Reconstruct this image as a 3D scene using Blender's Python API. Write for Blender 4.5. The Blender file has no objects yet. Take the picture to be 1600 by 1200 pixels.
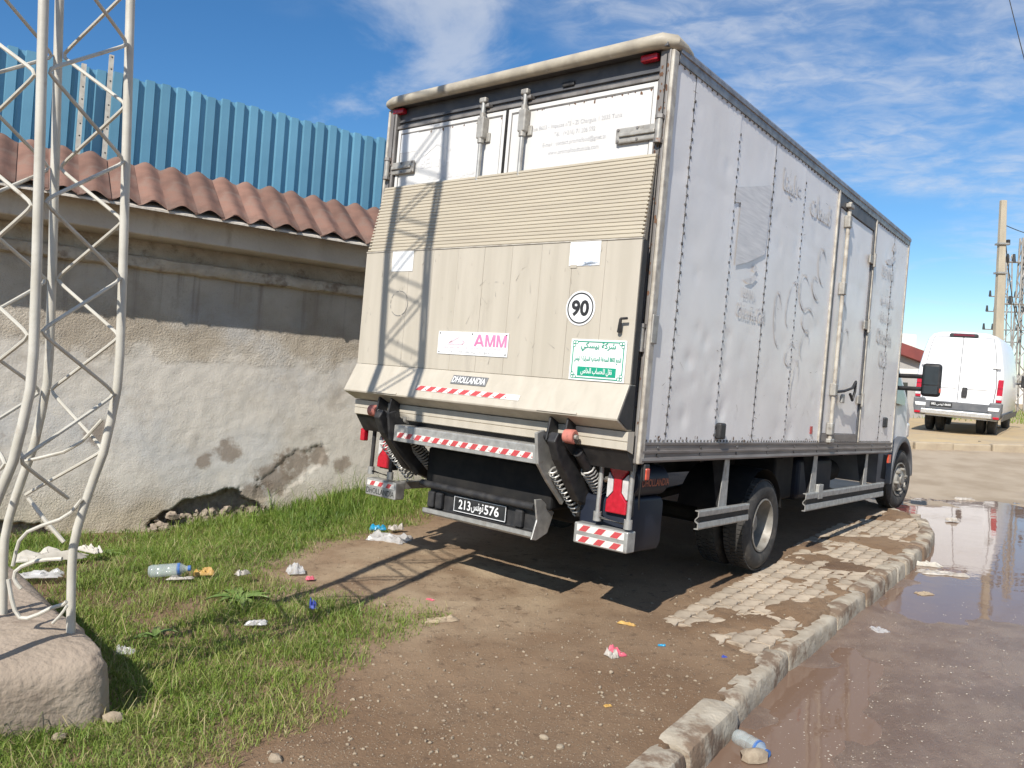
import bpy, bmesh, math, random
import numpy as np
from mathutils import Vector, Matrix, noise as mnoise
random.seed(7); RNG = np.random.default_rng(7)
SC = bpy.context.scene
COL = SC.collection
rad = math.radians

# ------------------------------------------------------------------ camera
F_PX, CAM_H = 1248.0, 1.65
ROLL, PITCH = math.atan(0.037), rad(-1.055)
_f = Vector((0, math.cos(PITCH), math.sin(PITCH))); _u = Vector((0, -math.sin(PITCH), math.cos(PITCH))); _r = Vector((1, 0, 0))
cam_d = bpy.data.cameras.new('camera'); cam = bpy.data.objects.new('camera', cam_d); COL.objects.link(cam)
cam_d.sensor_width = 36.0; cam_d.lens = 36.0 * F_PX / 1600.0; cam_d.clip_start = 0.05; cam_d.clip_end = 3000
cr = _r * math.cos(ROLL) + _u * math.sin(ROLL)      # image right
cu = _u * math.cos(ROLL) - _r * math.sin(ROLL)      # image up
cam.matrix_world = Matrix(((cr.x, cu.x, -_f.x, 0), (cr.y, cu.y, -_f.y, 0), (cr.z, cu.z, -_f.z, CAM_H), (0, 0, 0, 1)))
SC.camera = cam

def gp(px, py, z=0.0):
    """survey helper: the point at height z seen at a photo pixel (1600x1200)"""
    d = _f + cr * ((px - 800) / F_PX) - cu * ((py - 600) / F_PX)
    t = (z - CAM_H) / d.z
    return Vector((d.x * t, d.y * t, z))

# ------------------------------------------------------------------ sky and sun
SUN_AZ, SUN_EL = rad(205), rad(41)
world = bpy.data.worlds.new('World'); SC.world = world; world.use_nodes = True
world.cycles.sampling_method = 'MANUAL'; world.cycles.sample_map_resolution = 256
wn, wl = world.node_tree.nodes, world.node_tree.links
wn.clear()
def N(nodes, t, **k):
    n = nodes.new(t)
    for a, b in k.items(): setattr(n, a, b)
    return n
sky = N(wn, 'ShaderNodeTexSky', sky_type='NISHITA', sun_disc=False, sun_elevation=SUN_EL, sun_rotation=SUN_AZ, altitude=20.0, air_density=1.0, dust_density=0.0, ozone_density=4.5)
tc = N(wn, 'ShaderNodeTexCoord')
sep = N(wn, 'ShaderNodeSeparateXYZ'); wl.new(tc.outputs['Generated'], sep.inputs[0])
def wmath(op, a, b=None, clamp=False):
    n = N(wn, 'ShaderNodeMath', operation=op, use_clamp=clamp)
    for i, v in enumerate((a, b)):
        if v is None: continue
        if isinstance(v, (int, float)): n.inputs[i].default_value = v
        else: wl.new(v, n.inputs[i])
    return n.outputs[0]
def wramp(v, a, b):
    n = N(wn, 'ShaderNodeMapRange', interpolation_type='SMOOTHSTEP'); wl.new(v, n.inputs['Value'])
    n.inputs['From Min'].default_value = a; n.inputs['From Max'].default_value = b
    return n.outputs[0]
den = wmath('MAXIMUM', wmath('ADD', sep.outputs['Z'], 0.12), 0.05)
comb = N(wn, 'ShaderNodeCombineXYZ'); wl.new(wmath('DIVIDE', sep.outputs['X'], den), comb.inputs[0]); wl.new(wmath('DIVIDE', sep.outputs['Y'], den), comb.inputs[1])
def wnoise(scale, detail, rough, dist=0.0, sx=1.0, rot=0.0, off=(0, 0, 0)):
    mp = N(wn, 'ShaderNodeMapping'); mp.inputs['Scale'].default_value = (sx, 1, 1); mp.inputs['Rotation'].default_value = (0, 0, rot); mp.inputs['Location'].default_value = off
    wl.new(comb.outputs[0], mp.inputs[0])
    n = N(wn, 'ShaderNodeTexNoise'); n.inputs['Scale'].default_value = scale; n.inputs['Detail'].default_value = detail; n.inputs['Roughness'].default_value = rough; n.inputs['Distortion'].default_value = dist
    wl.new(mp.outputs[0], n.inputs['Vector']); return n.outputs[0]
sp2 = N(wn, 'ShaderNodeSeparateXYZ'); wl.new(comb.outputs[0], sp2.inputs[0])
front = wmath('ADD', wmath('SUBTRACT', sp2.outputs['Y'], wmath('MULTIPLY', sp2.outputs['X'], 0.75)), wmath('MULTIPLY', wmath('SUBTRACT', wnoise(1.3, 4, 0.55, 0.3, off=(2.9, 1.15, 0)), 0.5), 1.6))
c_big = wramp(front, 2.05, 1.35)     # a thin cloud deck that covers the sky on one side
c_rip = wramp(wnoise(13.0, 6, 0.60, 0.5, sx=0.7, rot=0.6, off=(1, 2, 0)), 0.30, 0.72)
c_soft = wramp(wnoise(2.8, 6, 0.58, 0.4, off=(0.3, 0.2, 0)), 0.22, 0.66)
c_puff = wramp(wnoise(1.35, 7, 0.60, 0.5, off=(8.97, 2.96, 0)), 0.56, 0.74)
cl = wmath('ADD', wmath('MULTIPLY', wmath('MULTIPLY', c_big, c_soft), wmath('ADD', wmath('MULTIPLY', c_rip, 0.48), 0.16)), wmath('MULTIPLY', c_puff, 0.55), clamp=True)
cl = wmath('MULTIPLY', cl, wramp(sep.outputs['Z'], 0.02, 0.20))
gam = N(wn, 'ShaderNodeHueSaturation'); gam.inputs['Saturation'].default_value = 1.22; gam.inputs['Value'].default_value = 1.0
wl.new(sky.outputs[0], gam.inputs['Color'])
mixc = N(wn, 'ShaderNodeMix', data_type='RGBA'); wl.new(cl, mixc.inputs['Factor']); wl.new(gam.outputs[0], mixc.inputs['A']); mixc.inputs['B'].default_value = (5.6, 5.85, 6.3, 1)
bg = N(wn, 'ShaderNodeBackground'); bg.inputs['Strength'].default_value = 0.106; wl.new(mixc.outputs['Result'], bg.inputs[0])
wo = N(wn, 'ShaderNodeOutputWorld'); wl.new(bg.outputs[0], wo.inputs[0])
to_sun = Vector((math.sin(SUN_AZ) * math.cos(SUN_EL), math.cos(SUN_AZ) * math.cos(SUN_EL), math.sin(SUN_EL)))
sun_d = bpy.data.lights.new('sun', 'SUN'); sun_d.energy = 4.7; sun_d.angle = rad(0.53); sun_d.color = (1.0, 0.955, 0.88)
sun = bpy.data.objects.new('sun', sun_d); COL.objects.link(sun); sun.rotation_euler = (-to_sun).to_track_quat('-Z', 'Y').to_euler()
SC.view_settings.view_transform = 'Standard'; SC.view_settings.look = 'None'; SC.view_settings.exposure = 0.33; SC.view_settings.gamma = 1.0
cy = SC.cycles; cy.max_bounces = 6; cy.diffuse_bounces = 3; cy.glossy_bounces = 3; cy.transmission_bounces = 3; cy.transparent_max_bounces = 4; cy.caustics_reflective = False; cy.caustics_refractive = False
cy.use_adaptive_sampling = True; cy.adaptive_threshold = 0.02

# ------------------------------------------------------------------ materials
MATS = {}
def mat(name, c1, c2=None, rough=0.6, metal=0.0, scale=6.0, detail=5.0, lo=0.35, hi=0.65, bump=0.0, bscale=None, rvar=0.0, dirt=None, stretch=(1, 1, 1), spec=0.5, dist=0.3, rnd=0.0):
    """procedural material: two-tone noise colour, noise bump, optional dirt layer (colour, scale, lo, hi, stretch)"""
    if name in MATS: return MATS[name]
    m = bpy.data.materials.new(name); m.use_nodes = True; MATS[name] = m
    nt = m.node_tree; nn, ll = nt.nodes, nt.links
    p = nn['Principled BSDF']; p.inputs['Metallic'].default_value = metal; p.inputs['Roughness'].default_value = rough; p.inputs['Specular IOR Level'].default_value = spec
    c2 = c2 or tuple(x * 0.8 for x in c1)
    t = nn.new('ShaderNodeTexCoord'); mp = nn.new('ShaderNodeMapping'); mp.inputs['Scale'].default_value = stretch; ll.new(t.outputs['Object'], mp.inputs[0])
    ns = nn.new('ShaderNodeTexNoise'); ns.inputs['Scale'].default_value = scale; ns.inputs['Detail'].default_value = detail; ns.inputs['Distortion'].default_value = dist; ll.new(mp.outputs[0], ns.inputs['Vector'])
    r = nn.new('ShaderNodeMapRange'); r.inputs['From Min'].default_value = lo; r.inputs['From Max'].default_value = hi; ll.new(ns.outputs[0], r.inputs['Value'])
    mx = nn.new('ShaderNodeMix'); mx.data_type = 'RGBA'; mx.inputs['A'].default_value = (*c1, 1); mx.inputs['B'].default_value = (*c2, 1); ll.new(r.outputs[0], mx.inputs['Factor'])
    out = mx.outputs['Result']
    if dirt:
        dc, ds, dlo, dhi, dst = dirt
        mp2 = nn.new('ShaderNodeMapping'); mp2.inputs['Scale'].default_value = dst; mp2.inputs['Location'].default_value = (3.1, 1.7, 0.4); ll.new(t.outputs['Object'], mp2.inputs[0])
        n2 = nn.new('ShaderNodeTexNoise'); n2.inputs['Scale'].default_value = ds; n2.inputs['Detail'].default_value = 7; n2.inputs['Roughness'].default_value = 0.65; ll.new(mp2.outputs[0], n2.inputs['Vector'])
        r2 = nn.new('ShaderNodeMapRange'); r2.interpolation_type = 'SMOOTHSTEP'; r2.inputs['From Min'].default_value = dlo; r2.inputs['From Max'].default_value = dhi; ll.new(n2.outputs[0], r2.inputs['Value'])
        m2 = nn.new('ShaderNodeMix'); m2.data_type = 'RGBA'; ll.new(r2.outputs[0], m2.inputs['Factor']); ll.new(out, m2.inputs['A']); m2.inputs['B'].default_value = (*dc, 1); out = m2.outputs['Result']
    if rnd:
        oi = nn.new('ShaderNodeObjectInfo'); hv = nn.new('ShaderNodeHueSaturation'); rv = nn.new('ShaderNodeMapRange'); rv.inputs['To Min'].default_value = 1 - rnd; rv.inputs['To Max'].default_value = 1 + rnd
        ll.new(oi.outputs['Random'], rv.inputs['Value']); ll.new(rv.outputs[0], hv.inputs['Value']); ll.new(out, hv.inputs['Color']); out = hv.outputs[0]
    ll.new(out, p.inputs['Base Color'])
    if rvar:
        rr = nn.new('ShaderNodeMapRange'); rr.inputs['To Min'].default_value = max(0.02, rough - rvar); rr.inputs['To Max'].default_value = min(1, rough + rvar); ll.new(ns.outputs[0], rr.inputs['Value']); ll.new(rr.outputs[0], p.inputs['Roughness'])
    if bump:
        nb = nn.new('ShaderNodeTexNoise'); nb.inputs['Scale'].default_value = bscale or scale * 6; nb.inputs['Detail'].default_value = 6; ll.new(mp.outputs[0], nb.inputs['Vector'])
        b = nn.new('ShaderNodeBump'); b.inputs['Strength'].default_value = 1.0; b.inputs['Distance'].default_value = bump; ll.new(nb.outputs[0], b.inputs['Height']); ll.new(b.outputs[0], p.inputs['Normal'])
    return m

M_PANEL = mat('side_aluminium', (0.86, 0.825, 0.79), (0.79, 0.755, 0.72), 0.33, scale=2.2, rvar=0.1, bump=0.0006, bscale=26, dirt=((0.52, 0.49, 0.47), 3.2, 0.62, 0.90, (1, 1.6, 0.5)))
M_DOOR = mat('door_white', (0.68, 0.665, 0.64), (0.62, 0.605, 0.575), 0.42, scale=3, rvar=0.1, bump=0.0004, bscale=30, dirt=((0.40, 0.36, 0.32), 9.0, 0.66, 0.86, (1, 1, 0.35)))
M_CREAM = mat('lift_cream', (0.50, 0.45, 0.37), (0.445, 0.40, 0.325), 0.48, scale=2.5, rvar=0.12, bump=0.0005, bscale=40, stretch=(5, 5, 0.4), dirt=((0.35, 0.31, 0.255), 3.2, 0.58, 0.86, (2.2, 2.2, 0.45)))
M_CREAM2 = mat('ribbed_aluminium', (0.46, 0.405, 0.31), (0.40, 0.35, 0.27), 0.5, scale=4, rvar=0.1, stretch=(0.4, 6, 6), dirt=((0.34, 0.29, 0.23), 5.0, 0.6, 0.85, (0.3, 4, 5)))
M_CAP = mat('roof_cap', (0.46, 0.41, 0.32), (0.33, 0.29, 0.23), 0.55, scale=9, bump=0.001, dirt=((0.60, 0.58, 0.54), 5, 0.60, 0.75, (1, 1, 1)))
M_RAIL = mat('grey_rail', (0.30, 0.30, 0.31), (0.20, 0.19, 0.19), 0.42, metal=0.5, scale=12, rvar=0.12, dirt=((0.16, 0.12, 0.09), 9, 0.55, 0.8, (1, 0.3, 1)))
M_SKIRT = mat('brown_skirt_rail', (0.25, 0.22, 0.20), (0.18, 0.155, 0.14), 0.5, metal=0.25, scale=7, rvar=0.1, stretch=(1, 0.4, 3), dirt=((0.36, 0.32, 0.28), 8, 0.6, 0.8, (1, 0.5, 1)))
M_POST = mat('corner_post_worn', (0.25, 0.235, 0.22), (0.16, 0.145, 0.135), 0.55, metal=0.2, scale=10, stretch=(1, 1, 0.4), bump=0.0008, dirt=((0.21, 0.10, 0.05), 7, 0.60, 0.72, (1, 1, 0.6)))
M_EDGE = mat('cream_edge_strip', (0.52, 0.48, 0.41), (0.34, 0.30, 0.25), 0.5, scale=14, dirt=((0.22, 0.17, 0.13), 11, 0.6, 0.75, (1, 1, 0.5)))
M_GALV = mat('galvanised', (0.46, 0.45, 0.42), (0.33, 0.32, 0.30), 0.48, metal=0.45, scale=18, rvar=0.12, dirt=((0.22, 0.18, 0.14), 10, 0.58, 0.8, (1, 1, 1)))
M_RIVET = mat('rivet_dark', (0.05, 0.048, 0.046), (0.16, 0.15, 0.145), 0.5, scale=40)
M_HEADER = mat('dark_header', (0.060, 0.062, 0.070), (0.10, 0.098, 0.10), 0.5, scale=8)
M_HINGE = mat('hinge_grey', (0.42, 0.40, 0.36), (0.30, 0.28, 0.25), 0.5, metal=0.3, scale=20, dirt=((0.15, 0.11, 0.08), 16, 0.55, 0.75, (1, 1, 1)))
M_BLACK = mat('black_steel', (0.022, 0.022, 0.024), (0.045, 0.043, 0.042), 0.5, scale=14, rvar=0.15, bump=0.0006, spec=0.3, dirt=((0.09, 0.08, 0.07), 12, 0.62, 0.85, (1, 1, 1)))
M_CHASSIS = mat('chassis_dark', (0.014, 0.014, 0.015), (0.026, 0.024, 0.022), 0.7, scale=8, spec=0.2)
M_RUBBER = mat('tyre_rubber', (0.028, 0.027, 0.026), (0.05, 0.046, 0.042), 0.8, scale=9, bump=0.0015, bscale=60, dirt=((0.15, 0.13, 0.105), 6, 0.50, 0.8, (1, 1, 1)))
M_RIM = mat('rim_grey', (0.34, 0.32, 0.285), (0.21, 0.195, 0.17), 0.5, metal=0.25, scale=10, dirt=((0.16, 0.13, 0.10), 7, 0.52, 0.78, (1, 1, 1)))
M_RED = mat('red_lens', (0.50, 0.012, 0.03), (0.38, 0.008, 0.02), 0.16, scale=30, spec=0.7)
M_CLEAR = mat('clear_lens', (0.62, 0.60, 0.58), (0.48, 0.46, 0.45), 0.15, scale=20, spec=0.7)
M_ORANGE = mat('orange_lens', (0.62, 0.10, 0.05), (0.5, 0.07, 0.04), 0.25, scale=30)
M_PINK = mat('faded_pink_rubber', (0.56, 0.20, 0.15), (0.42, 0.14, 0.11), 0.6, scale=26, dirt=((0.10, 0.07, 0.06), 20, 0.58, 0.75, (1, 1, 1)))
M_TANK = mat('dark_blue_plastic', (0.012, 0.016, 0.030), (0.02, 0.024, 0.036), 0.5, scale=5, rvar=0.15, spec=0.2, dirt=((0.09, 0.085, 0.08), 4, 0.66, 0.9, (1, 1, 0.5)))
M_WHITE = mat('white_vinyl', (0.80, 0.80, 0.79), (0.73, 0.73, 0.72), 0.4, scale=8)
M_STRIPEW = mat('stripe_white', (0.74, 0.70, 0.64), (0.64, 0.60, 0.55), 0.5, scale=30)
M_STRIPER = mat('stripe_red', (0.55, 0.06, 0.07), (0.44, 0.07, 0.07), 0.45, scale=40)
M_PINKINK = mat('pink_ink', (0.72, 0.20, 0.38), (0.66, 0.24, 0.40), 0.5, scale=20)
M_PALEINK = mat('pale_pink_ink', (0.78, 0.52, 0.58), (0.76, 0.58, 0.62), 0.5, scale=20)
M_GREYINK = mat('faded_grey_ink', (0.42, 0.42, 0.43), (0.54, 0.53, 0.53), 0.5, scale=25)
M_SIDEINK = mat('faded_side_ink', (0.60, 0.575, 0.56), (0.81, 0.78, 0.75), 0.42, scale=16, lo=0.42, hi=0.6)
M_GREEN = mat('green_ink', (0.0, 0.27, 0.16), (0.01, 0.33, 0.20), 0.45, scale=10)
M_INK = mat('black_ink', (0.015, 0.015, 0.016), (0.03, 0.03, 0.03), 0.5, scale=20)
M_BADGE = mat('badge_grey', (0.12, 0.12, 0.12), (0.2, 0.2, 0.2), 0.5, scale=30)
M_ORINK = mat('orange_ink', (0.40, 0.09, 0.03), (0.28, 0.07, 0.03), 0.5, scale=30)
M_PAPER = mat('paper_white', (0.80, 0.80, 0.78), (0.70, 0.70, 0.70), 0.6, scale=9)
M_CABW = mat('cab_white', (0.74, 0.74, 0.75), (0.66, 0.66, 0.67), 0.3, scale=3, dirt=((0.45, 0.42, 0.38), 5, 0.6, 0.85, (1, 1, 1)))
M_CABG = mat('cab_grey_plastic', (0.10, 0.105, 0.115), (0.15, 0.15, 0.155), 0.55, scale=6)
M_GLASS = mat('dark_glass', (0.02, 0.028, 0.032), (0.03, 0.036, 0.04), 0.05, scale=2, spec=0.8)
M_VANW = mat('van_white', (0.82, 0.82, 0.82), (0.79, 0.79, 0.80), 0.22, scale=2)

# ------------------------------------------------------------------ mesh helpers
class MB:
    def __init__(s): s.v = []; s.f = []
    def add(s, vs, fs):
        o = len(s.v); s.v += [tuple(v) for v in vs]; s.f += [tuple(i + o for i in f) for f in fs]; return s
    def box(s, x0, x1, y0, y1, z0, z1):
        x0, x1 = min(x0, x1), max(x0, x1); y0, y1 = min(y0, y1), max(y0, y1); z0, z1 = min(z0, z1), max(z0, z1)
        return s.add([(x0, y0, z0), (x1, y0, z0), (x1, y1, z0), (x0, y1, z0), (x0, y0, z1), (x1, y0, z1), (x1, y1, z1), (x0, y1, z1)],
                     [(3, 2, 1, 0), (4, 5, 6, 7), (0, 1, 5, 4), (1, 2, 6, 5), (2, 3, 7, 6), (3, 0, 4, 7)])
    def prism(s, poly, axis, a0, a1):
        """polygon of 2D points extruded along an axis; x: (y,z), y: (x,z), z: (x,y)"""
        def P(p, a): return {'x': (a, p[0], p[1]), 'y': (p[0], a, p[1]), 'z': (p[0], p[1], a)}[axis]
        n = len(poly); vs = [P(p, a0) for p in poly] + [P(p, a1) for p in poly]
        fs = [tuple(range(n)), tuple(range(2 * n - 1, n - 1, -1))] + [(i, i + n, (i + 1) % n + n, (i + 1) % n) for i in range(n)]
        return s.add(vs, fs)
    def tube(s, pts, r, n=8, caps=True):
        pts = [Vector(p) for p in pts]; k = len(pts); rs = r if isinstance(r, (list, tuple)) else [r] * k
        vs = []; up = None
        for i, p in enumerate(pts):
            d = (pts[min(i + 1, k - 1)] - pts[max(i - 1, 0)]).normalized()
            if up is None: up = Vector((0, 0, 1)) if abs(d.z) < 0.9 else Vector((1, 0, 0))
            a = d.cross(up).normalized(); b = a.cross(d).normalized(); up = b
            for j in range(n):
                t = 2 * math.pi * j / n; vs.append(p + (a * math.cos(t) + b * math.sin(t)) * rs[i])
        fs = [(i * n + j, i * n + (j + 1) % n, (i + 1) * n + (j + 1) % n, (i + 1) * n + j) for i in range(k - 1) for j in range(n)]
        if caps: fs += [tuple(range(n - 1, -1, -1)), tuple(range((k - 1) * n, k * n))]
        return s.add(vs, fs)
    def lathe(s, prof, c, axis='x', n=32, closed=False, cap0=True):
        """prof: list of (a along axis, radius)"""
        vs = []
        for a, r in prof:
            for j in range(n):
                t = 2 * math.pi * j / n; u, w = r * math.cos(t), r * math.sin(t)
                vs.append({'x': (c[0] + a, c[1] + u, c[2] + w), 'y': (c[0] + u, c[1] + a, c[2] + w), 'z': (c[0] + u, c[1] + w, c[2] + a)}[axis])
        k = len(prof)
        fs = [(i * n + j, i * n + (j + 1) % n, (i + 1) * n + (j + 1) % n, (i + 1) * n + j) for i in range(k - 1) for j in range(n)]
        if not closed: fs += ([tuple(range(n - 1, -1, -1))] if cap0 else []) + [tuple(range((k - 1) * n, k * n))]
        else: fs += [((k - 1) * n + j, (k - 1) * n + (j + 1) % n, (j + 1) % n, j) for j in range(n)]
        return s.add(vs, fs)
    def grid(s, nu, nv, fn):
        vs = [fn(i / (nu - 1), j / (nv - 1)) for j in range(nv) for i in range(nu)]
        fs = [(j * nu + i, j * nu + i + 1, (j + 1) * nu + i + 1, (j + 1) * nu + i) for j in range(nv - 1) for i in range(nu - 1)]
        return s.add(vs, fs)
    def mesh(s, name, m, bevel=0.0, smooth=False, seg=2, recalc=True):
        me = bpy.data.meshes.new(name); me.from_pydata(s.v, [], s.f)
        bm = bmesh.new(); bm.from_mesh(me)
        if recalc: bmesh.ops.recalc_face_normals(bm, faces=bm.faces)
        if bevel:
            es = [e for e in bm.edges if len(e.link_faces) == 2 and e.calc_face_angle(0) > 0.5]
            bmesh.ops.bevel(bm, geom=es, offset=bevel, segments=seg, affect='EDGES', profile=0.5, clamp_overlap=True)
        bm.to_mesh(me); bm.free()
        if smooth:
            me.shade_smooth()
            if smooth != 'full': me.set_sharp_from_angle(angle=rad(smooth if not isinstance(smooth, bool) else 40))
        if m: me.materials.append(m)
        return me
    def build(s, name, m, parent=None, **k):
        return obj(name, s.mesh(name, m, **k), parent)
def obj(name, data, parent=None):
    o = bpy.data.objects.new(name, data); COL.objects.link(o)
    if parent: o.parent = parent
    return o
def tag(o, label=None, cat=None, group=None, kind=None):
    for k, v in (('label', label), ('category', cat), ('group', group), ('kind', kind)):
        if v: o[k] = v
    return o
def empty(name, loc=(0, 0, 0), mw=None):
    o = obj(name, None); o.empty_display_size = 0.1
    if mw is not None: o.matrix_world = mw
    else: o.location = loc
    return o
def box(name, m, parent, x0, x1, y0, y1, z0, z1, bevel=0.004, **k): return MB().box(x0, x1, y0, y1, z0, z1).build(name, m, parent, bevel=bevel, **k)

AR = {'ا': (0xFE8D, 0xFE8E, 0xFE8D, 0xFE8E), 'ب': (0xFE8F, 0xFE90, 0xFE91, 0xFE92), 'ة': (0xFE93, 0xFE94, 0xFE93, 0xFE94), 'ت': (0xFE95, 0xFE96, 0xFE97, 0xFE98), 'ج': (0xFE9D, 0xFE9E, 0xFE9F, 0xFEA0), 'ح': (0xFEA1, 0xFEA2, 0xFEA3, 0xFEA4), 'خ': (0xFEA5, 0xFEA6, 0xFEA7, 0xFEA8), 'ر': (0xFEAD, 0xFEAE, 0xFEAD, 0xFEAE), 'س': (0xFEB1, 0xFEB2, 0xFEB3, 0xFEB4), 'ش': (0xFEB5, 0xFEB6, 0xFEB7, 0xFEB8), 'ص': (0xFEB9, 0xFEBA, 0xFEBB, 0xFEBC), 'ط': (0xFEC1, 0xFEC2, 0xFEC3, 0xFEC4), 'ع': (0xFEC9, 0xFECA, 0xFECB, 0xFECC), 'ق': (0xFED5, 0xFED6, 0xFED7, 0xFED8), 'ك': (0xFED9, 0xFEDA, 0xFEDB, 0xFEDC), 'ل': (0xFEDD, 0xFEDE, 0xFEDF, 0xFEE0), 'م': (0xFEE1, 0xFEE2, 0xFEE3, 0xFEE4), 'ن': (0xFEE5, 0xFEE6, 0xFEE7, 0xFEE8), 'ه': (0xFEE9, 0xFEEA, 0xFEEB, 0xFEEC), 'و': (0xFEED, 0xFEEE, 0xFEED, 0xFEEE), 'ي': (0xFEF1, 0xFEF2, 0xFEF3, 0xFEF4)}
def ar(s):
    out = []
    for w in s.split(' '):
        o = ''
        for i, c in enumerate(w):
            if c not in AR: o += c; continue
            p = i > 0 and w[i - 1] in AR and w[i - 1] not in 'اةروى'; n = i < len(w) - 1 and w[i + 1] in AR and c not in 'اةرو'
            o += chr(AR[c][3 if p and n else 1 if p else 2 if n else 0])
        out.append(o[::-1] if o.isdigit() else o)
    return ' '.join(out)[::-1]
def text(name, body, m, parent, org, u, v, w, h, bold=0.0, shear=0.0, proud=0.002):
    """flat lettering: text box (w x h) centred at org in the plane spanned by u, v"""
    c = bpy.data.curves.new('lettering', 'FONT'); c.body = body; c.size = 1; c.offset = bold; c.resolution_u = 3; c.align_x = 'LEFT'; c.shear = shear
    t = bpy.data.objects.new('lettering', c); COL.objects.link(t)
    me = bpy.data.meshes.new_from_object(t.evaluated_get(bpy.context.evaluated_depsgraph_get()))
    bpy.data.objects.remove(t); bpy.data.curves.remove(c)
    co = np.empty(len(me.vertices) * 3); me.vertices.foreach_get('co', co); co = co.reshape(-1, 3)
    a0, a1 = co[:, 0].min(), co[:, 0].max(); b0, b1 = co[:, 1].min(), co[:, 1].max()
    u, v, org = np.array(u, float), np.array(v, float), np.array(org, float); n = np.cross(u, v)
    p = org + np.outer((co[:, 0] - (a0 + a1) / 2) / (a1 - a0) * w, u) + np.outer((co[:, 1] - (b0 + b1) / 2) / (b1 - b0) * h, v) + n * proud
    me.vertices.foreach_set('co', p.ravel()); me.update(); me.materials.clear(); me.materials.append(m)
    return obj(name, me, parent)
def rect_on(name, m, parent, org, u, v, w, h, th=0.003, proud=0.0, bevel=0.0):
    u, v = Vector(u), Vector(v); n = u.cross(v); o = Vector(org) + n * proud
    a, b = u * w / 2, v * h / 2
    vs = [o - a - b, o + a - b, o + a + b, o - a + b]; vs = [p - n * th for p in vs] + vs
    return MB().add(vs, [(3, 2, 1, 0), (4, 5, 6, 7), (0, 1, 5, 4), (1, 2, 6, 5), (2, 3, 7, 6), (3, 0, 4, 7)]).build(name, m, parent, bevel=bevel)
def stripes(parent, org, u, v, w, h, n, proud=0.002, flip=1, kill=()):
    """reflective tape: white strip with slanted red bars"""
    t = rect_on('reflective_tape', M_STRIPEW, parent, org, u, v, w, h, th=0.001, proud=proud)
    u, v = Vector(u), Vector(v); nn = u.cross(v); mb = MB(); st = w / n
    for i in range(n):
        if i in kill: continue
        c = Vector(org) + u * (-w / 2 + (i + 0.42) * st) + nn * (proud + 0.0012)
        a, b, sk = u * st * 0.27, v * h * 0.46, u * st * 0.17 * flip
        mb.add([c - a - b - sk, c + a - b - sk, c + a + b + sk, c - a + b + sk], [(0, 1, 2, 3)])
        c2 = c + u * st * 0.52 - v * h * 0.18
        mb.add([c2 - u * st * .07 - v * h * .1, c2 + u * st * .07 - v * h * .1, c2 + v * h * .16], [(0, 1, 2)])
    mb.build('red_bars', M_STRIPER, t, recalc=False)
    return t
def nz(x, y, z=0.0): return mnoise.noise((x, y, z))
def fbm(p, o=4): return mnoise.fractal(p, 1.0, 2.0, o)

# ------------------------------------------------------------------ ground, road, kerb
def vnoise(x, y, s=1.0, seed=0, oct=4):
    """vectorised value noise, about -1..1"""
    tot = 0; amp = 1; nrm = 0
    for k in range(oct):
        X, Y = x * s, y * s; xi, yi = np.floor(X).astype(np.int64), np.floor(Y).astype(np.int64); fx, fy = X - xi, Y - yi
        fx = fx * fx * (3 - 2 * fx); fy = fy * fy * (3 - 2 * fy)
        def h(a, b):
            n = (a * 374761393 + b * 668265263 + (seed + k) * 69069) & 0xffffffff
            n = ((n ^ (n >> 13)) * 1274126177) & 0xffffffff
            return ((n ^ (n >> 16)) & 0xffff) / 32767.5 - 1
        v = (h(xi, yi) * (1 - fx) + h(xi + 1, yi) * fx) * (1 - fy) + (h(xi, yi + 1) * (1 - fx) + h(xi + 1, yi + 1) * fx) * fy
        tot = tot + v * amp; nrm += amp; amp *= 0.5; s *= 2
    return tot / nrm
def sstep(a, b, x): t = np.clip((x - a) / (b - a), 0, 1); return t * t * (3 - 2 * t)
def inside(poly, x, y):
    r = np.zeros(np.shape(x), bool); n = len(poly)
    for i in range(n):
        x0, y0 = poly[i]; x1, y1 = poly[(i + 1) % n]
        c = ((y0 > y) != (y1 > y)) & (x < (x1 - x0) * (y - y0) / (y1 - y0 + 1e-12) + x0); r ^= c
    return r
def pdist(line, x, y):
    d = np.full(np.shape(x), 1e9)
    for (x0, y0), (x1, y1) in zip(line[:-1], line[1:]):
        dx, dy = x1 - x0, y1 - y0; t = np.clip(((x - x0) * dx + (y - y0) * dy) / (dx * dx + dy * dy), 0, 1)
        d = np.minimum(d, np.hypot(x - x0 - t * dx, y - y0 - t * dy))
    return d
kpx = [(1030, 1178), (1112, 1106), (1213, 1012), (1300, 950), (1345, 915), (1400, 874), (1438, 845), (1449, 826), (1440, 810), (1415, 799)]
KERB = [tuple(gp(x, y, 0.02).xy) for x, y in kpx]
kd = Vector(KERB[1]) - Vector(KERB[0]); kd.normalize()
KERB = [tuple(Vector(KERB[0]) - kd * 9), tuple(Vector(KERB[0]) - kd * 1.2)] + KERB + [(4.9, 11.6), (4.0, 12.9), (2.4, 14.4)]
WALK = KERB + [(-8, 22), (-60, 40), (-60, -20), (-6, -20)]
PAVE = [tuple(gp(x, y).xy) for x, y in [(1045, 972), (1110, 1002), (1190, 1026), (1232, 1003), (1330, 925), (1400, 868), (1442, 832), (1436, 806), (1385, 797), (1290, 825), (1225, 870), (1165, 905), (1105, 938)]]
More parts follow.
